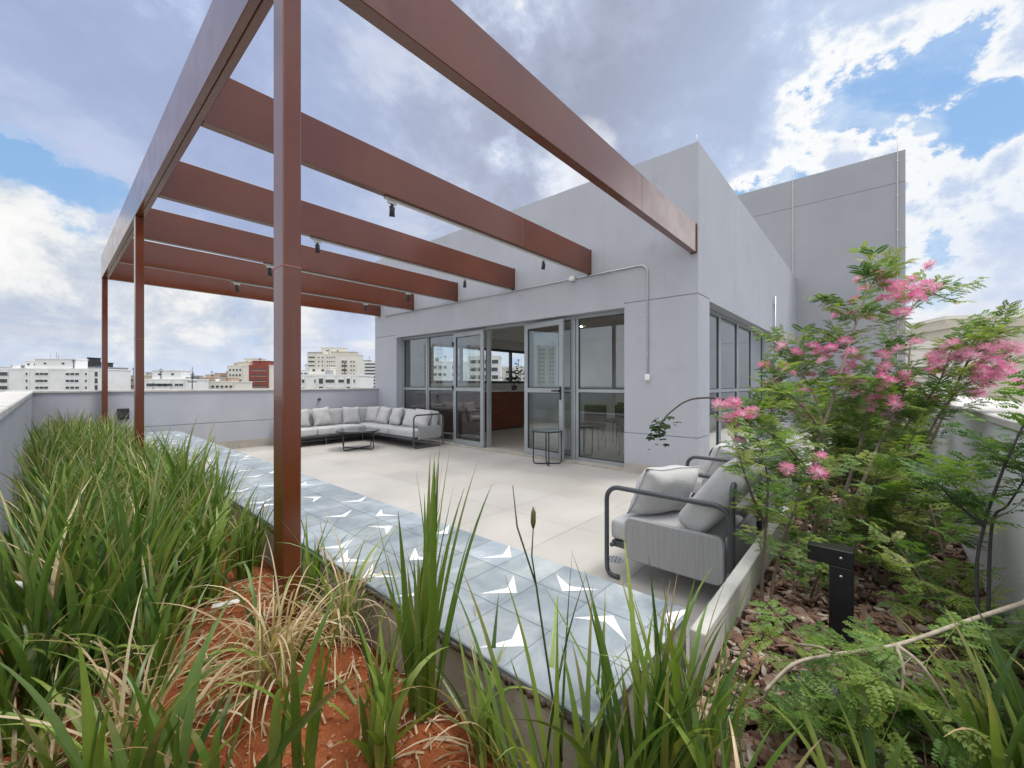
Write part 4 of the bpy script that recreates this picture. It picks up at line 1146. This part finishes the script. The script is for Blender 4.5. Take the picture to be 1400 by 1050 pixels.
# long drooping branch with bare middle
rb = random.Random(9)
bare = MB(); sp_ = catmull(A_st[5], 8); o = Vector(sh.location); bare.tube([p-o for p in sp_], [.006*(1-.7*i/len(sp_))+.001 for i in range(len(sp_))], 6, colr=(.10,.08,.06)); bare.build('drooping_branch', M['bark'], sh)
lv = Leaves(); p = sp_[-1]
LT.append(None)
def round_leaf():
    V = []; F = []
    for k in range(3):
        a = R(-55+55*k); c = np.array([.016*math.cos(a), .016*math.sin(a), 0]); b0 = len(V)
        V.append(np.array([0,0,0.])); d = np.array([math.cos(a), math.sin(a), -.15]); s = np.array([-math.sin(a), math.cos(a), 0])
        V.extend([d*.014+s*.009, d*.028, d*.014-s*.009]); F.append((b0, b0+1, b0+2, b0+3))
    return np.array(V), np.array(F)
LT[4] = round_leaf()
for k in range(46):
    i = len(sp_)-1-int(abs(rb.gauss(0, 3.2))); i = max(i, 4); q = sp_[i] + Vector((rb.gauss(0, .022), rb.gauss(0, .022), rb.gauss(-.015, .025)))
    g_ = rb.uniform(.6, 1.2); lv.add(q-o, Vector((rb.uniform(-1,1), rb.uniform(-1,1), rb.uniform(-.8,.2))), Vector((0,0,1)), rb.uniform(.8,1.3), (.05*g_, .09*g_, .03*g_), 4)
lv.build(sh)
# B: slim near shrub by the curb
Bb = Vector((1.78, .30, bed_z(1.78, .30)))
DB = 1.62
fl = cl(1076, 641, DB, 1, .003, rf, .034) + cl(1118, 646, DB, 1, .003, rf, .040) + cl(1122, 626, DB+.1, 1, .004, rf, .032)
shrub('slim shrub beside the curb with three low pink flowers', Bb, [[Bb, at(1042, 800, DB-.05), at(1047, 720, DB-.02), at(1050, 660, DB), at(1040, 610, DB)], [Bb, at(1060, 780, DB), at(1085, 700, DB+.05), at(1110, 650, DB+.05)], [at(1047,720,DB), at(1025, 670, DB-.05), at(1010, 620, DB-.05)]],
      2, twigs=17, twl=(.06, .15), start=.35, fl=fl, r0=.006, bark=(.13,.10,.08), lscale=.8)
# C: shrub with flower spray by the left edge of main one (in front of the side window)
Cb = Vector((2.55, .28, bed_z(2.55, .28)))
DC = 1.95
fl = []
for (px, py, n, s_) in ((992,556,3,.018),(1018,570,4,.02),(1000,575,3,.025),(1030,565,2,.012),(1012,605,1,.01)): fl += cl(px, py, DC, n, s_, rf, .044)
shrub('shrub leaning over the curb with a cluster of pink puffs beside the window', Cb, [[Cb, at(1120, 680, DC+.15), at(1085, 620, DC+.05), at(1045, 588, DC), at(1015, 580, DC)], [Cb, at(1100, 690, DC+.1), at(1060, 640, DC), at(1030, 620, DC-.05)], [Cb, at(1130, 660, DC+.25), at(1120, 590, DC+.25), at(1085, 545, DC+.2), at(1055, 535, DC+.15)]],
      3, twigs=16, twl=(.07, .18), start=.4, fl=fl, r0=.006, lscale=.85)
# D: right-hand spray of pink over the parapet
Db = Vector((3.0, -.22, bed_z(3.0, -.22)))
DD = 2.1
fl = []
for (px, py, n, s_) in ((1275,490,4,.03),(1300,490,6,.035),(1330,488,8,.04),(1355,485,7,.04),(1340,510,7,.035),(1320,505,5,.04),(1370,480,4,.03),(1335,530,4,.03),(1390,520,3,.03),(1360,505,5,.04)): fl += cl(px, py, DD + rf.uniform(-.1,.1), max(2, int(n*.8)), s_*1.5, rf, .043)
shrub('shrub spreading a wide pink flower spray over the right parapet', Db, [[Db, at(1235, 690, DD+.15), at(1262, 610, DD+.05), at(1300, 545, DD), at(1345, 510, DD), at(1385, 490, DD-.05)], [Db, at(1245, 670, DD+.1), at(1280, 590, DD), at(1320, 500, DD), at(1350, 462, DD), at(1372, 444, DD)], [Db, at(1240, 640, DD+.2), at(1262, 560, DD+.15), at(1285, 520, DD+.1), at(1300, 480, DD+.1)]],
      4, twigs=13, twl=(.07, .18), start=.4, fl=fl, r0=.007, lscale=.9)
# E: right edge, dark stems and feathery leaves in front of the right parapet
Eb = Vector((1.92, -.27, bed_z(1.92, -.27))); DE = 1.30
shrub('feathery leaved shrub with dark stems before the right parapet', Eb, [[Eb, at(1335, 800, DE), at(1345, 720, DE), at(1372, 640, DE-.02), at(1395, 590, DE-.04), at(1420, 540, DE-.05)], [Eb, at(1352, 790, DE), at(1358, 710, DE), at(1378, 690, DE), at(1410, 640, DE-.04)], [at(1345,720,DE), at(1310, 690, DE+.02), at(1285, 665, DE+.04)]],
      5, twigs=12, twl=(.07, .15), start=.36, r0=.0045, bark=(.075,.07,.075), lcol=[(.11,.20,.05), (.15,.25,.05), (.085,.16,.055), (.20,.28,.065)])
# F: middle filler shrubs behind the bollard
Fb = Vector((2.75, -.05, bed_z(2.75, -.05)))
shrub('bushy olive green shrub filling the planter behind the bollard', Fb, [[Fb, at(1185, 745, 2.05), at(1190, 690, 2.0), at(1200, 640, 1.95)], [Fb, at(1230, 760, 2.0), at(1255, 700, 1.9), at(1275, 660, 1.85)], [Fb, at(1160, 740, 2.15), at(1130, 690, 2.1), at(1105, 660, 2.05)], [Fb, at(1215, 735, 2.1), at(1225, 660, 2.1), at(1240, 610, 2.1)], [Fb, at(1240, 770, 1.9), at(1265, 730, 1.85), at(1280, 705, 1.8)]],
      6, twigs=20, twl=(.09, .22), start=.15, r0=.007)
Gb = Vector((3.9, .05, bed_z(3.9, .05)))
shrub('dense green shrub in the planter beyond the tall flowering one', Gb, [[Gb, at(1130, 640, 3.2), at(1110, 590, 3.15), at(1090, 560, 3.1)], [Gb, at(1170, 630, 3.2), at(1180, 580, 3.1), at(1190, 540, 3.1)], [Gb, at(1210, 640, 3.1), at(1235, 590, 3.0), at(1250, 560, 3.0)], [Gb, at(1150, 620, 3.3), at(1145, 570, 3.3), at(1140, 545, 3.3)]],
      7, twigs=17, twl=(.14, .30), start=.15, r0=.010, leafstep=.04, lscale=1.25)
Hb = Vector((5.3, .0, bed_z(5.3, .0)))
shrub('farthest low green shrub in the planter toward the tower', Hb, [[Hb, Hb+Vector((-.2,.2,.35)), Hb+Vector((-.35,.35,.62))], [Hb, Hb+Vector((.2,.1,.4)), Hb+Vector((.4,.2,.7))], [Hb, Hb+Vector((0,-.15,.45)), Hb+Vector((-.1,-.22,.75))], [Hb, Hb+Vector((.4,-.15,.3)), Hb+Vector((.7,-.2,.55))]],
      8, twigs=20, twl=(.16, .32), start=.1, r0=.010, leafstep=.05, lscale=1.5)
# I: low foreground shrub with long pale branch
Ib = Vector((1.78, -.385, bed_z(1.78, -.385))); DI = 1.04
br = [Ib, at(1440, 815, 1.12), at(1395, 826, 1.08), at(1320, 850, 1.05), at(1225, 882, DI), at(1140, 895, 1.03), at(1085, 908, 1.02), at(1045, 945, 1.0)]
sI = shrub('low shrub with one long bare pale branch arching over the mulch', Ib, [[at(1225,882,DI), at(1255, 905, 1.0), at(1285, 945, .97), at(1318, 1005, .95)], [at(1140,895,1.03), at(1120, 885, 1.05), at(1090, 880, 1.08)], [at(1225,882,DI), at(1235, 920, 1.0), at(1228, 965, .98)], [at(1085,908,1.02), at(1060, 930, 1.05), at(1040, 960, 1.08)]],
      9, twigs=22, twl=(.05, .11), start=.15, r0=.0045, bark=(.42,.36,.28), lscale=1.05, lcol=[(.15,.25,.05), (.22,.30,.06), (.10,.19,.045), (.29,.34,.07)], droop=.6, extra=[(br, .0058, (.44,.39,.31))])
Jb = Vector((1.62, -.08, bed_z(1.62, -.08)))
shrub('low fresh green fronds spreading around the bollard foot', Jb, [[Jb, Jb+Vector((-.02,.10,.06)), Jb+Vector((0,.22,.09))], [Jb, Jb+Vector((-.08,-.02,.07)), Jb+Vector((-.2,-.02,.08))], [Jb, Jb+Vector((.08,-.08,.09)), Jb+Vector((.14,-.18,.13))], [Jb, Jb+Vector((-.1,.12,.05)), Jb+Vector((-.2,.24,.06))], [Jb, Jb+Vector((.05,.05,.1)), Jb+Vector((.12,.12,.13))]],
      10, twigs=30, twl=(.06, .13), start=.05, r0=.003, lscale=1.05, lcol=[(.14,.25,.05), (.20,.30,.06), (.10,.19,.045)], droop=.5)
Kb = Vector((2.35, .22, bed_z(2.35, .22)))
shrub('light leafy young shrub beside the curb behind the bollard', Kb, [[Kb, Kb+Vector((-.05,.05,.18)), Kb+Vector((-.1,.08,.34))], [Kb, Kb+Vector((.08,.02,.2)), Kb+Vector((.16,.02,.40))], [Kb, Kb+Vector((.05,-.1,.16)), Kb+Vector((.06,-.18,.30))], [Kb, Kb+Vector((-.12,-.03,.12)), Kb+Vector((-.22,-.06,.24))]],
      11, twigs=14, twl=(.06, .13), start=.3, r0=.005, lscale=.9, lcol=[(.14,.23,.05), (.20,.28,.065), (.11,.19,.05)])
Lb = Vector((2.25, -.28, bed_z(2.25, -.28)))
shrub('spreading green shrub at the foot of the right parapet', Lb, [[Lb, Lb+Vector((-.1,.1,.2)), Lb+Vector((-.15,.2,.38))], [Lb, Lb+Vector((.1,.05,.25)), Lb+Vector((.15,.1,.5))], [Lb, Lb+Vector((-.2,.02,.15)), Lb+Vector((-.4,.05,.26))], [Lb, Lb+Vector((.25,.12,.2)), Lb+Vector((.45,.2,.4))]],
      12, twigs=18, twl=(.08, .17), start=.1, r0=.006, lscale=.95)

# ------------------------------------------------------------------ city
def city(label, px0, px1, ytop, d, wall, yaw=0, wins=(), blocks=(), accents=(), depth=14, pitch=3.0, rows=None, parent_roof=True):
    """wins: (u0, u1, count, width_m, height_m, first_row) spans of windows; all heights in metres"""
    c = at((px0+px1)/2, ytop, d); W = (px1-px0)/560*d; top = c.z
    ang = math.atan2(FW[1], FW[0]) - math.pi/2 + yaw
    e = empty('apartment_building', (c.x, c.y, -30), ang, label, 'building')
    hh = top+30
    m = MB(); m.box(-W/2, W/2, 0, depth, 0, hh); m.build('wall', M[wall], e)
    m = MB(); m.box(-W/2-.2, W/2+.2, -.2, depth+.2, hh+.001, hh+.6); m.build('roof_parapet', M[wall], e)
    for (u0, u1, h, mt, yy) in blocks:
        m = MB(); m.box(-W/2+u0*W, -W/2+u1*W, yy, yy+6, hh+.602, hh+.6+h); bl_ = m.build('rooftop_block', M[mt], e)
        m = MB(); m.box(-W/2+u0*W-.25, -W/2+u1*W+.25, yy-.25, yy+6.25, hh+.601+h, hh+.95+h); m.build('cap', M[mt], bl_)
        if h > 2.2:
            for q in (.25, .7):
                m = MB(); x = -W/2 + (u0+(u1-u0)*q)*W; m.box(x-.5, x+.5, yy-.06, yy-.001, hh+.6+h*.45, hh+.6+h*.45+.8); m.build('vent', M['win'], bl_)
    for (u0, u1, v0, v1, mt) in accents:
        m = MB(); m.box(-W/2+u0*W, -W/2+u1*W, -.35, -.002, hh-v1, hh-v0); m.build('facade_panel', M[mt], e)
    rc = random.Random(label)
    if d > 100:
        for q in range(2):
            x = rc.uniform(-.42, .42)*W; h = rc.uniform(.8, 1.6); m = MB(); m.cyl((x, rc.uniform(1.6, 3)), rc.uniform(.8, 1.3), hh+.602, hh+.6+h, 14); m.build('water_tank', M[rc.choice(['bld_grey', 'bld_white', 'bld_blue'])], e)
        x = rc.uniform(-.4, .4)*W; h = rc.uniform(2.5, 5); m = MB(); m.tube([(x, .9, hh+.61), (x, .9, hh+.6+h)], .13, 5)
        for zq in (.75, .9): m.tube([(x-.8, .9, hh+.6+h*zq), (x+.8, .9, hh+.6+h*zq)], .08, 4)
        m.build('antenna', M['bld_dark'], e)
    nr = rows or max(1, int((top - (H - 9/560*d))/pitch + .6))
    for r in range(nr):
        for (u0, u1, n, ww, wh, r0_) in wins:
            if r < r0_: continue
            zc = hh - 1.9 - r*pitch
            for k in range(n):
                u = -W/2 + W*(u0 + (u1-u0)*(k+.5)/n)
                if n > 1 and wh < 2: u += .1*math.sin(k*7+r*3)
                m = MB(); m.box(u-ww/2, u+ww/2, -.42, -.36, zc-wh/2, zc+wh/2); wi = m.build('window', M['win'], e)
                m = MB(); m.box(u-ww/2-.12, u+ww/2+.12, -.55, -.36, zc-wh/2-.16, zc-wh/2-.004); m.build('sill', M[wall], wi)
    for (u0, u1, n, ww, wh, r0_) in wins:      # the bay the windows sit in stands a little proud
        if any(a[0] < u1 and a[1] > u0 for a in accents): continue
        m = MB(); m.box(-W/2+u0*W, -W/2+u1*W, -.359, -.004, hh-1.9-nr*pitch, hh-.5-r0_*pitch); m.build('window_bay', M[wall], e)
    return e
city('long white apartment block with stepped top at the far left', -6, 137, 505.5, 180, 'bld_white', .10, ((.10,.16,2,1.7,1.6,0),(.31,.345,1,.7,1.1,0),(.40,.51,3,1.5,1.0,0),(.66,.78,3,1.5,1.0,0),(.82,.86,1,.7,1.1,0),(.91,.95,1,1.2,2.2,0)), ((.37,.72,4.0,'bld_white',1),(.24,.37,3.2,'bld_white',3),(.10,.24,1.2,'bld_grey',4)))
city('dark roofed block peeping behind the white apartment block', 118, 141, 503, 230, 'bld_grey', -.1, ((.62,.90,2,1.1,1.2,0),), ((.02,.14,5.0,'bld_dark',0),(.14,.98,2.2,'bld_dark',0)))
city('small pale grey block at the very left beyond the white one', -60, 12, 508, 260, 'bld_grey', 0, ((.1,.95,9,1.3,1.1,0),), ((.5,.8,2.4,'bld_white',1),))
city('pale low rise just right of the first rust post', 140, 160, 523, 210, 'bld_white', .1, ((.1,.9,3,1.4,1.0,0),), ((.2,.6,1.5,'bld_beige',1),))
city('narrow off white block right of the aerial mast', 252, 276, 521, 240, 'bld_white', -.1, ((.1,.9,4,1.1,1.1,0),), ((.1,.5,2.4,'bld_grey',1),))
city('low cream row of houses before the brick tower', 286, 322, 523, 190, 'bld_cream', .1, ((.1,.9,5,1.2,1.0,0),), ((.55,.8,1.4,'bld_pink',1),))
city('pale stepped block left of the cream complex behind the near post', 374, 424, 507, 240, 'bld_white', 0, ((.08,.45,4,1.2,1.1,0),(.6,.94,3,1.6,1.2,0)), ((.1,.5,3.0,'bld_white',1),))
city('slate blue pitched building between the two slim rust posts', 151, 174, 520, 230, 'bld_blue', .2, ((.15,.85,3,1.2,1.2,0),), ((.55,.98,2.0,'bld_blue',0),(.1,.25,2.6,'bld_blue',0)))
city('small beige house just left of the middle rust post', 172, 206, 514.5, 200, 'bld_beige', 0, ((.15,.85,4,1.6,1.1,0),), ((.3,.7,1.4,'bld_white',1),))
city('flat white building with long roof terrace right of middle post', 200, 254, 520, 170, 'bld_white', .1, ((.10,.20,1,2.8,1.2,0),(.25,.62,3,3.2,1.1,0),(.72,.92,2,1.5,1.0,0)), ((.14,.82,3.4,'bld_white',1),(.22,.60,.7,'bld_grey',1.5)))
city('low pinkish houses between white building and brick tower', 276, 307, 517, 230, 'bld_pink', 0, ((.1,.9,4,1.5,1.1,0),), ((.1,.35,1.2,'bld_beige',1),(.5,.8,2.0,'bld_pink',1)))
city('cream apartment tower with red brick panel left of near post', 308, 374, 501, 230, 'bld_cream', -.12, ((.04,.34,4,1.1,1.1,0),(.56,.90,5,1.3,1.0,0)), ((.16,.46,1.8,'bld_beige',2),(.28,.62,3.8,'bld_cream',3),(.54,.90,2.2,'bld_brick',1)), accents=((.50,.94,-.9,12,'bld_brick'),))
city('big stepped cream apartment complex right of the near post', 421, 488, 485, 290, 'bld_cream', .06, ((.03,.15,2,2.2,1.0,0),(.20,.34,2,.9,1.0,0),(.38,.56,4,.8,.9,0),(.68,.80,2,1.6,1.6,1),(.85,.96,2,1.0,1.1,1)), ((.0,.26,1.0,'bld_grey',1),(.24,.72,4.5,'bld_cream',3),(.46,.96,1.4,'bld_beige',.5)))
city('lower white building in front of the cream complex with wide dark windows', 412, 493, 514, 150, 'bld_white', 0, ((.02,.06,1,.9,1.2,0),(.22,.26,1,.5,1.3,0),(.30,.38,1,1.5,2.0,0),(.42,.56,2,1.6,1.2,0),(.64,.72,1,2.0,1.1,0),(.77,.83,1,1.2,1.9,0),(.88,.92,1,.5,1.3,0)), ((.06,.40,2.6,'bld_cream',3),))
city('white slab with dark ribbon windows beside the pavilion corner', 486, 524, 495, 380, 'bld_white', 0, ((.32,.98,1,16,1.4,0),), ((.2,.5,1.0,'bld_grey',1),(.62,.9,.8,'bld_white',1)))
city('pale apartment block seen through the rear room window', 640, 684, 488, 160, 'bld_white', 0, ((.06,.94,4,2.4,1.5,0),))
city('cream apartment block seen at the right of the rear window', 686, 726, 503, 190, 'bld_cream', 0, ((.1,.9,4,1.6,1.2,0),))
city('white block seen through the left glass door', 588, 636, 496, 170, 'bld_white', 0, ((.08,.5,3,1.3,1.2,0),(.6,.95,2,1.6,1.4,0)))
city('beige flat roofed building beyond the right parapet with dark vents', 1232, 1335, 476, 34, 'bld_cream', -.3, ((.18,.42,2,.8,.7,0),), pitch=2.6)
city('taller beige block with rounded cap at the right edge', 1318, 1460, 446, 40, 'bld_beige', -.3, (), ((.0,.96,.35,'bld_cream',.5),))
tw_ = city('pale apartment tower mirrored in the left glass panels', 0, 26, 474, 300, 'bld_cream', 0, ((.08,.36,2,1.3,1.2,0),(.55,.92,2,1.8,1.4,0)), rows=9)
tw_.location = (-176, 241, -30); tw_.rotation_euler = (0, 0, R(38))

# roof aerials
e = empty('aerial_mast', at(263, 528, 168), 0, 'thin lattice aerial mast on the skyline right of middle post', 'mast')
m = MB(); m.tube([(0,0,-10),(0,0,8)], [.3,.1], 5); m.box(-2.2,2.2,-.2,.2,3.2,3.6); m.box(-1.5,1.5,-.2,.2,1.6,1.9); m.box(-.7,.7,-.2,.2,4.6,4.9); m.build('mast_pole', M['bld_dark'], e)
e = empty('roof_antenna', at(78, 490, 184), 0, 'thin antenna on top of the long white block', 'antenna')
m = MB(); m.tube([(0,3,0),(0,3,3.0)], .05, 5); m.tube([(.6,3,0),(.6,3,1.6)], .05, 5); m.tube([(-1.8,3,0),(-1.8,3,2.6)], .04, 5); m.build('antenna_rod', M['bld_dark'], e)

# ------------------------------------------------------------------ sky and sun
world = bpy.data.worlds.new('World'); scene.world = world; world.use_nodes = True
nt = world.node_tree; nt.nodes.clear(); g = N(nt)
SUN_EL = 64; sun_dir2 = Vector((.60, -.80))
out = g.new('ShaderNodeOutputWorld'); bg = g.new('ShaderNodeBackground'); bg.inputs['Strength'].default_value = .10
g.link(bg.outputs[0], out.inputs[0])
sky = g.new('ShaderNodeTexSky'); sky.sky_type = 'NISHITA'; sky.sun_disc = False
sky.sun_elevation = R(SUN_EL); sky.sun_rotation = math.atan2(sun_dir2.x, sun_dir2.y)
sky.air_density = 1.0; sky.dust_density = 1.0; sky.ozone_density = 1.5
tc = g.new('ShaderNodeTexCoord'); D = tc.outputs['Generated']
Dn = g.vmath('NORMALIZE', D)
sep = g.new('ShaderNodeSeparateXYZ'); g.link(Dn, sep.inputs[0])
el = sep.outputs[2]
Dq = g.mapping(Dn, (1, 1, 1.35))
w1 = g.vmath('SUBTRACT', g.noise(Dq, 2.3, 9, .6, .2, out=1), (.5,.5,.5))
w2 = g.vmath('SUBTRACT', g.noise(Dq, 6.5, 9, .62, 0, out=1), (.5,.5,.5))
Dw = g.vmath('NORMALIZE', g.vmath('ADD', Dn, g.vmath('SCALE', w1, .42)))
Dwf = g.vmath('NORMALIZE', g.vmath('ADD', Dn, g.vmath('SCALE', w2, .20)))
def dirv(px, py):
    v = at(px, py, 1.0) - Vector((0, 0, H)); v.normalize(); return tuple(v)
def blob(px, py, rad, soft, vec=None, amp=1.0):
    """angular cloud mass around a bearing (degrees)"""
    d = g.vmath('DOT_PRODUCT', vec or Dw, dirv(px, py), out=1)
    return g.math('MULTIPLY', g.mapr(d, math.cos(R(rad+soft)), math.cos(R(max(rad-soft, .5)))), amp)
def mx(*a):
    r = a[0]
    for b_ in a[1:]: r = g.math('MAXIMUM', r, b_)
    return r
def add(a, b_): return g.math('ADD', a, b_)
def mul(a, b_): return g.math('MULTIPLY', a, b_)
f1 = g.noise(Dq, 2.6, 11, .60, .25); f2 = g.noise(Dq, 7.0, 9, .62, .1); f3 = g.noise(Dq, 1.5, 5, .55)
skyc = g.mix(g.mapr(el, .0, .9), (3.5, 5.9, 9.0), (2.3, 4.7, 8.9))
skyc = g.mix(.35, skyc, sky.outputs[0])
skyc = g.mix(g.mapr(el, .0, .22, .75, 0), skyc, (5.9, 6.9, 8.7))
# main broken cloud: bright thin edges, lavender-grey thick cores
deck = mx(blob(760, 20, 25, 7), blob(930, 70, 12, 5), blob(600, 150, 15, 7), blob(420, 250, 13, 6), blob(130, 140, 13, 5), blob(10, 110, 11, 5), blob(320, 120, 9, 5), blob(720, 220, 9, 5))
hole = mx(blob(1150, 165, 7, 4, Dwf), blob(1235, 115, 5, 3, Dwf), blob(205, 25, 4, 2.2, Dwf), blob(110, 5, 3, 2, Dwf), blob(1345, 150, 3, 2, Dwf), blob(1085, 235, 3, 2, Dwf), blob(970, 195, 2, 1.2, Dwf))
gap = mx(blob(-20, 238, 3.6, 2, Dwf), blob(40, 254, 3.2, 1.8, Dwf), blob(95, 272, 2.4, 1.4, Dwf), blob(145, 286, 1.8, 1.0, Dwf))
rt_ = mx(blob(1010, 215, 5, 2, Dwf), blob(1075, 190, 4, 2, Dwf), blob(1255, 205, 6, 2.5, Dwf), blob(1330, 280, 10, 4, Dwf), blob(1330, 85, 9, 4, Dwf), blob(1190, 45, 6, 3, Dwf), blob(1390, 400, 9, 5, Dwf), blob(1180, 225, 4, 2, Dwf), blob(1260, 310, 5, 3, Dwf))
fa = mul(g.math('SUBTRACT', f1, .5), 1.7); fb = mul(g.math('SUBTRACT', f2, .5), 1.55)
rho = add(add(fa, fb), .10)
rho = add(add(rho, mul(deck, .62)), add(mul(rt_, .15), add(mul(hole, -.17), mul(gap, -1.2))))
alpha = g.math('MAXIMUM', g.mapr(rho, -.10, .20), mul(g.mapr(g.noise(Dq, 5.0, 9, .62, .4), .46, .66), .75))
alpha = mul(alpha, g.math('SUBTRACT', 1.0, mul(gap, .9)))
rg2 = g.mapr(g.vmath('DOT_PRODUCT', Dn, dirv(1250, 180), out=1), .80, .95)
alpha = g.math('MAXIMUM', alpha, mul(rg2, mul(g.mapr(f1, .38, .62), .42)))
cc = g.ramp(g.mapr(rho, 0, 1.0, 0, 1, False), [(.0, (.90,.95,1.0)), (.15, (1.0,1.0,1.0)), (.32, (.62,.70,.87)), (.50, (.44,.495,.645)), (.80, (.375,.415,.54))])
sw = add(mul(g.noise(Dq, 3.4, 10, .62, .25), .75), mul(g.noise(Dq, 1.6, 3, .5), .25))
cc = g.mix(mul(g.mapr(sw, .46, .62), .60), cc, (.56,.63,.80))
cc = g.mix(mul(g.mapr(sw, .55, .68), .60), cc, (.88,.91,.97))
lft = g.mapr(g.vmath('DOT_PRODUCT', Dn, dirv(90, 170), out=1), .78, .97)
cc = g.mix(mul(lft, .50), cc, (.40,.52,.84))
rgt = g.mapr(g.vmath('DOT_PRODUCT', Dn, dirv(1330, 270), out=1), .78, .95)
cr_ = g.ramp(g.mapr(rho, 0, .8, 0, 1, False), [(.0, (.80,.89,1.0)), (.10, (.95,.975,1.0)), (.19, (.76,.85,.98)), (.42, (.56,.67,.89)), (.80, (.48,.58,.79))])
cr_ = g.mix(mul(g.mapr(sw, .45, .62), .55), cr_, (.66,.75,.92))
cc = g.mix(mul(rgt, .9), cc, cr_)
c = g.mix(alpha, skyc, g.vmath('SCALE', cc, 8.7))
# sun-bright rims near the hidden sun on the right
glow = g.mapr(g.vmath('DOT_PRODUCT', Dn, dirv(1080, 180), out=1), .88, .995)
rim = mul(g.mapr(rho, -.02, .06), g.mapr(rho, .10, .26, 1, 0))
c = g.mix(mul(mul(rim, glow), .85), c, (9.1, 9.1, 9.0))
c = g.mix(mul(blob(795, 243, 3.5, 3, Dwf), .6), c, (9.4, 9.5, 9.7))
# white cumulus bank low on the left
bank = mx(blob(10, 357, 5.6, .9, Dwf), blob(95, 372, 4.6, .9, Dwf), blob(-80, 345, 5.5, 1, Dwf), blob(40, 420, 7.5, 2, Dwf), blob(160, 400, 4.8, 1.6, Dwf), blob(-180, 380, 8, 2, Dwf), blob(250, 425, 5, 2.5, Dwf), blob(400, 440, 4, 2.5, Dwf), blob(30, 480, 6, 2.5, Dwf), blob(150, 450, 5, 2, Dwf))
bn = add(mul(g.noise(Dq, 7.5, 10, .66, .35), 1.0), mul(g.mapr(el, .08, .34, 0, 1, False), .16))
bcol = g.ramp(bn, [(.40, (.47,.54,.68)), (.52, (.64,.69,.77)), (.61, (.86,.87,.875)), (.72, (.96,.955,.945))])
c = g.mix(bank, c, g.vmath('SCALE', bcol, 9.2))
# soft layers near the horizon
stv = g.mapping(Dn, (1.6, 1.6, 7.5))
stn = g.noise(stv, 2.2, 7, .56, .3)
hz = mul(mul(g.mapr(el, .03, .24, 1, 0), g.mapr(stn, .40, .60, 0, .85)), g.math('SUBTRACT', 1.0, mul(bank, .6)))
c = g.mix(hz, c, g.mix(g.mapr(g.noise(stv, 3.7, 6, .55, .2), .40, .62), (5.6, 6.5, 8.2), (9.0, 8.7, 8.4)))
c = g.mix(g.mapr(el, .0, .10, .6, 0), c, (6.2, 7.1, 8.6))
# brightness added to unseen sky behind the viewer and overhead, to light walls and plants
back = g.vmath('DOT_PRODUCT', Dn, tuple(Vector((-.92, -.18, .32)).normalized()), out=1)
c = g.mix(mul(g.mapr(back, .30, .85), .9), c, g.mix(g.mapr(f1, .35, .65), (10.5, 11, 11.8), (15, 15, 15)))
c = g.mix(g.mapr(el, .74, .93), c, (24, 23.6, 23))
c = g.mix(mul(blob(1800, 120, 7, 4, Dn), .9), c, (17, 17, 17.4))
# below the horizon
c = g.mix(g.mapr(el, -.02, .0, 1, 0), c, (3.0, 3.0, 3.0))
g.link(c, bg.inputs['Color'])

sl = bpy.data.lights.new('sun', 'SUN'); sl.energy = 1.8; sl.angle = R(16); sl.color = (1, .95, .87)
so = bpy.data.objects.new('sun', sl); col.objects.link(so)
sd = Vector((sun_dir2.x*math.cos(R(SUN_EL)), sun_dir2.y*math.cos(R(SUN_EL)), math.sin(R(SUN_EL))))
so.rotation_euler = sd.to_track_quat('Z', 'Y').to_euler(); so.location = (0, 0, 30)

# ------------------------------------------------------------------ camera
cam = bpy.data.cameras.new('camera'); cam.lens = 14.4; cam.sensor_width = 36; cam.clip_start = .02; cam.clip_end = 9000
co = bpy.data.objects.new('camera', cam); col.objects.link(co)
co.location = (0, 0, H); co.rotation_euler = Vector((FW[0], FW[1], 0)).to_track_quat('-Z', 'Y').to_euler()
scene.camera = co
vs_ = scene.view_settings; vs_.view_transform = 'Standard'; vs_.look = 'None'; vs_.exposure = 0.15; vs_.gamma = 1
scene.cycles.max_bounces = 10; scene.cycles.transparent_max_bounces = 16; scene.cycles.diffuse_bounces = 5
scene.cycles.use_denoising = True
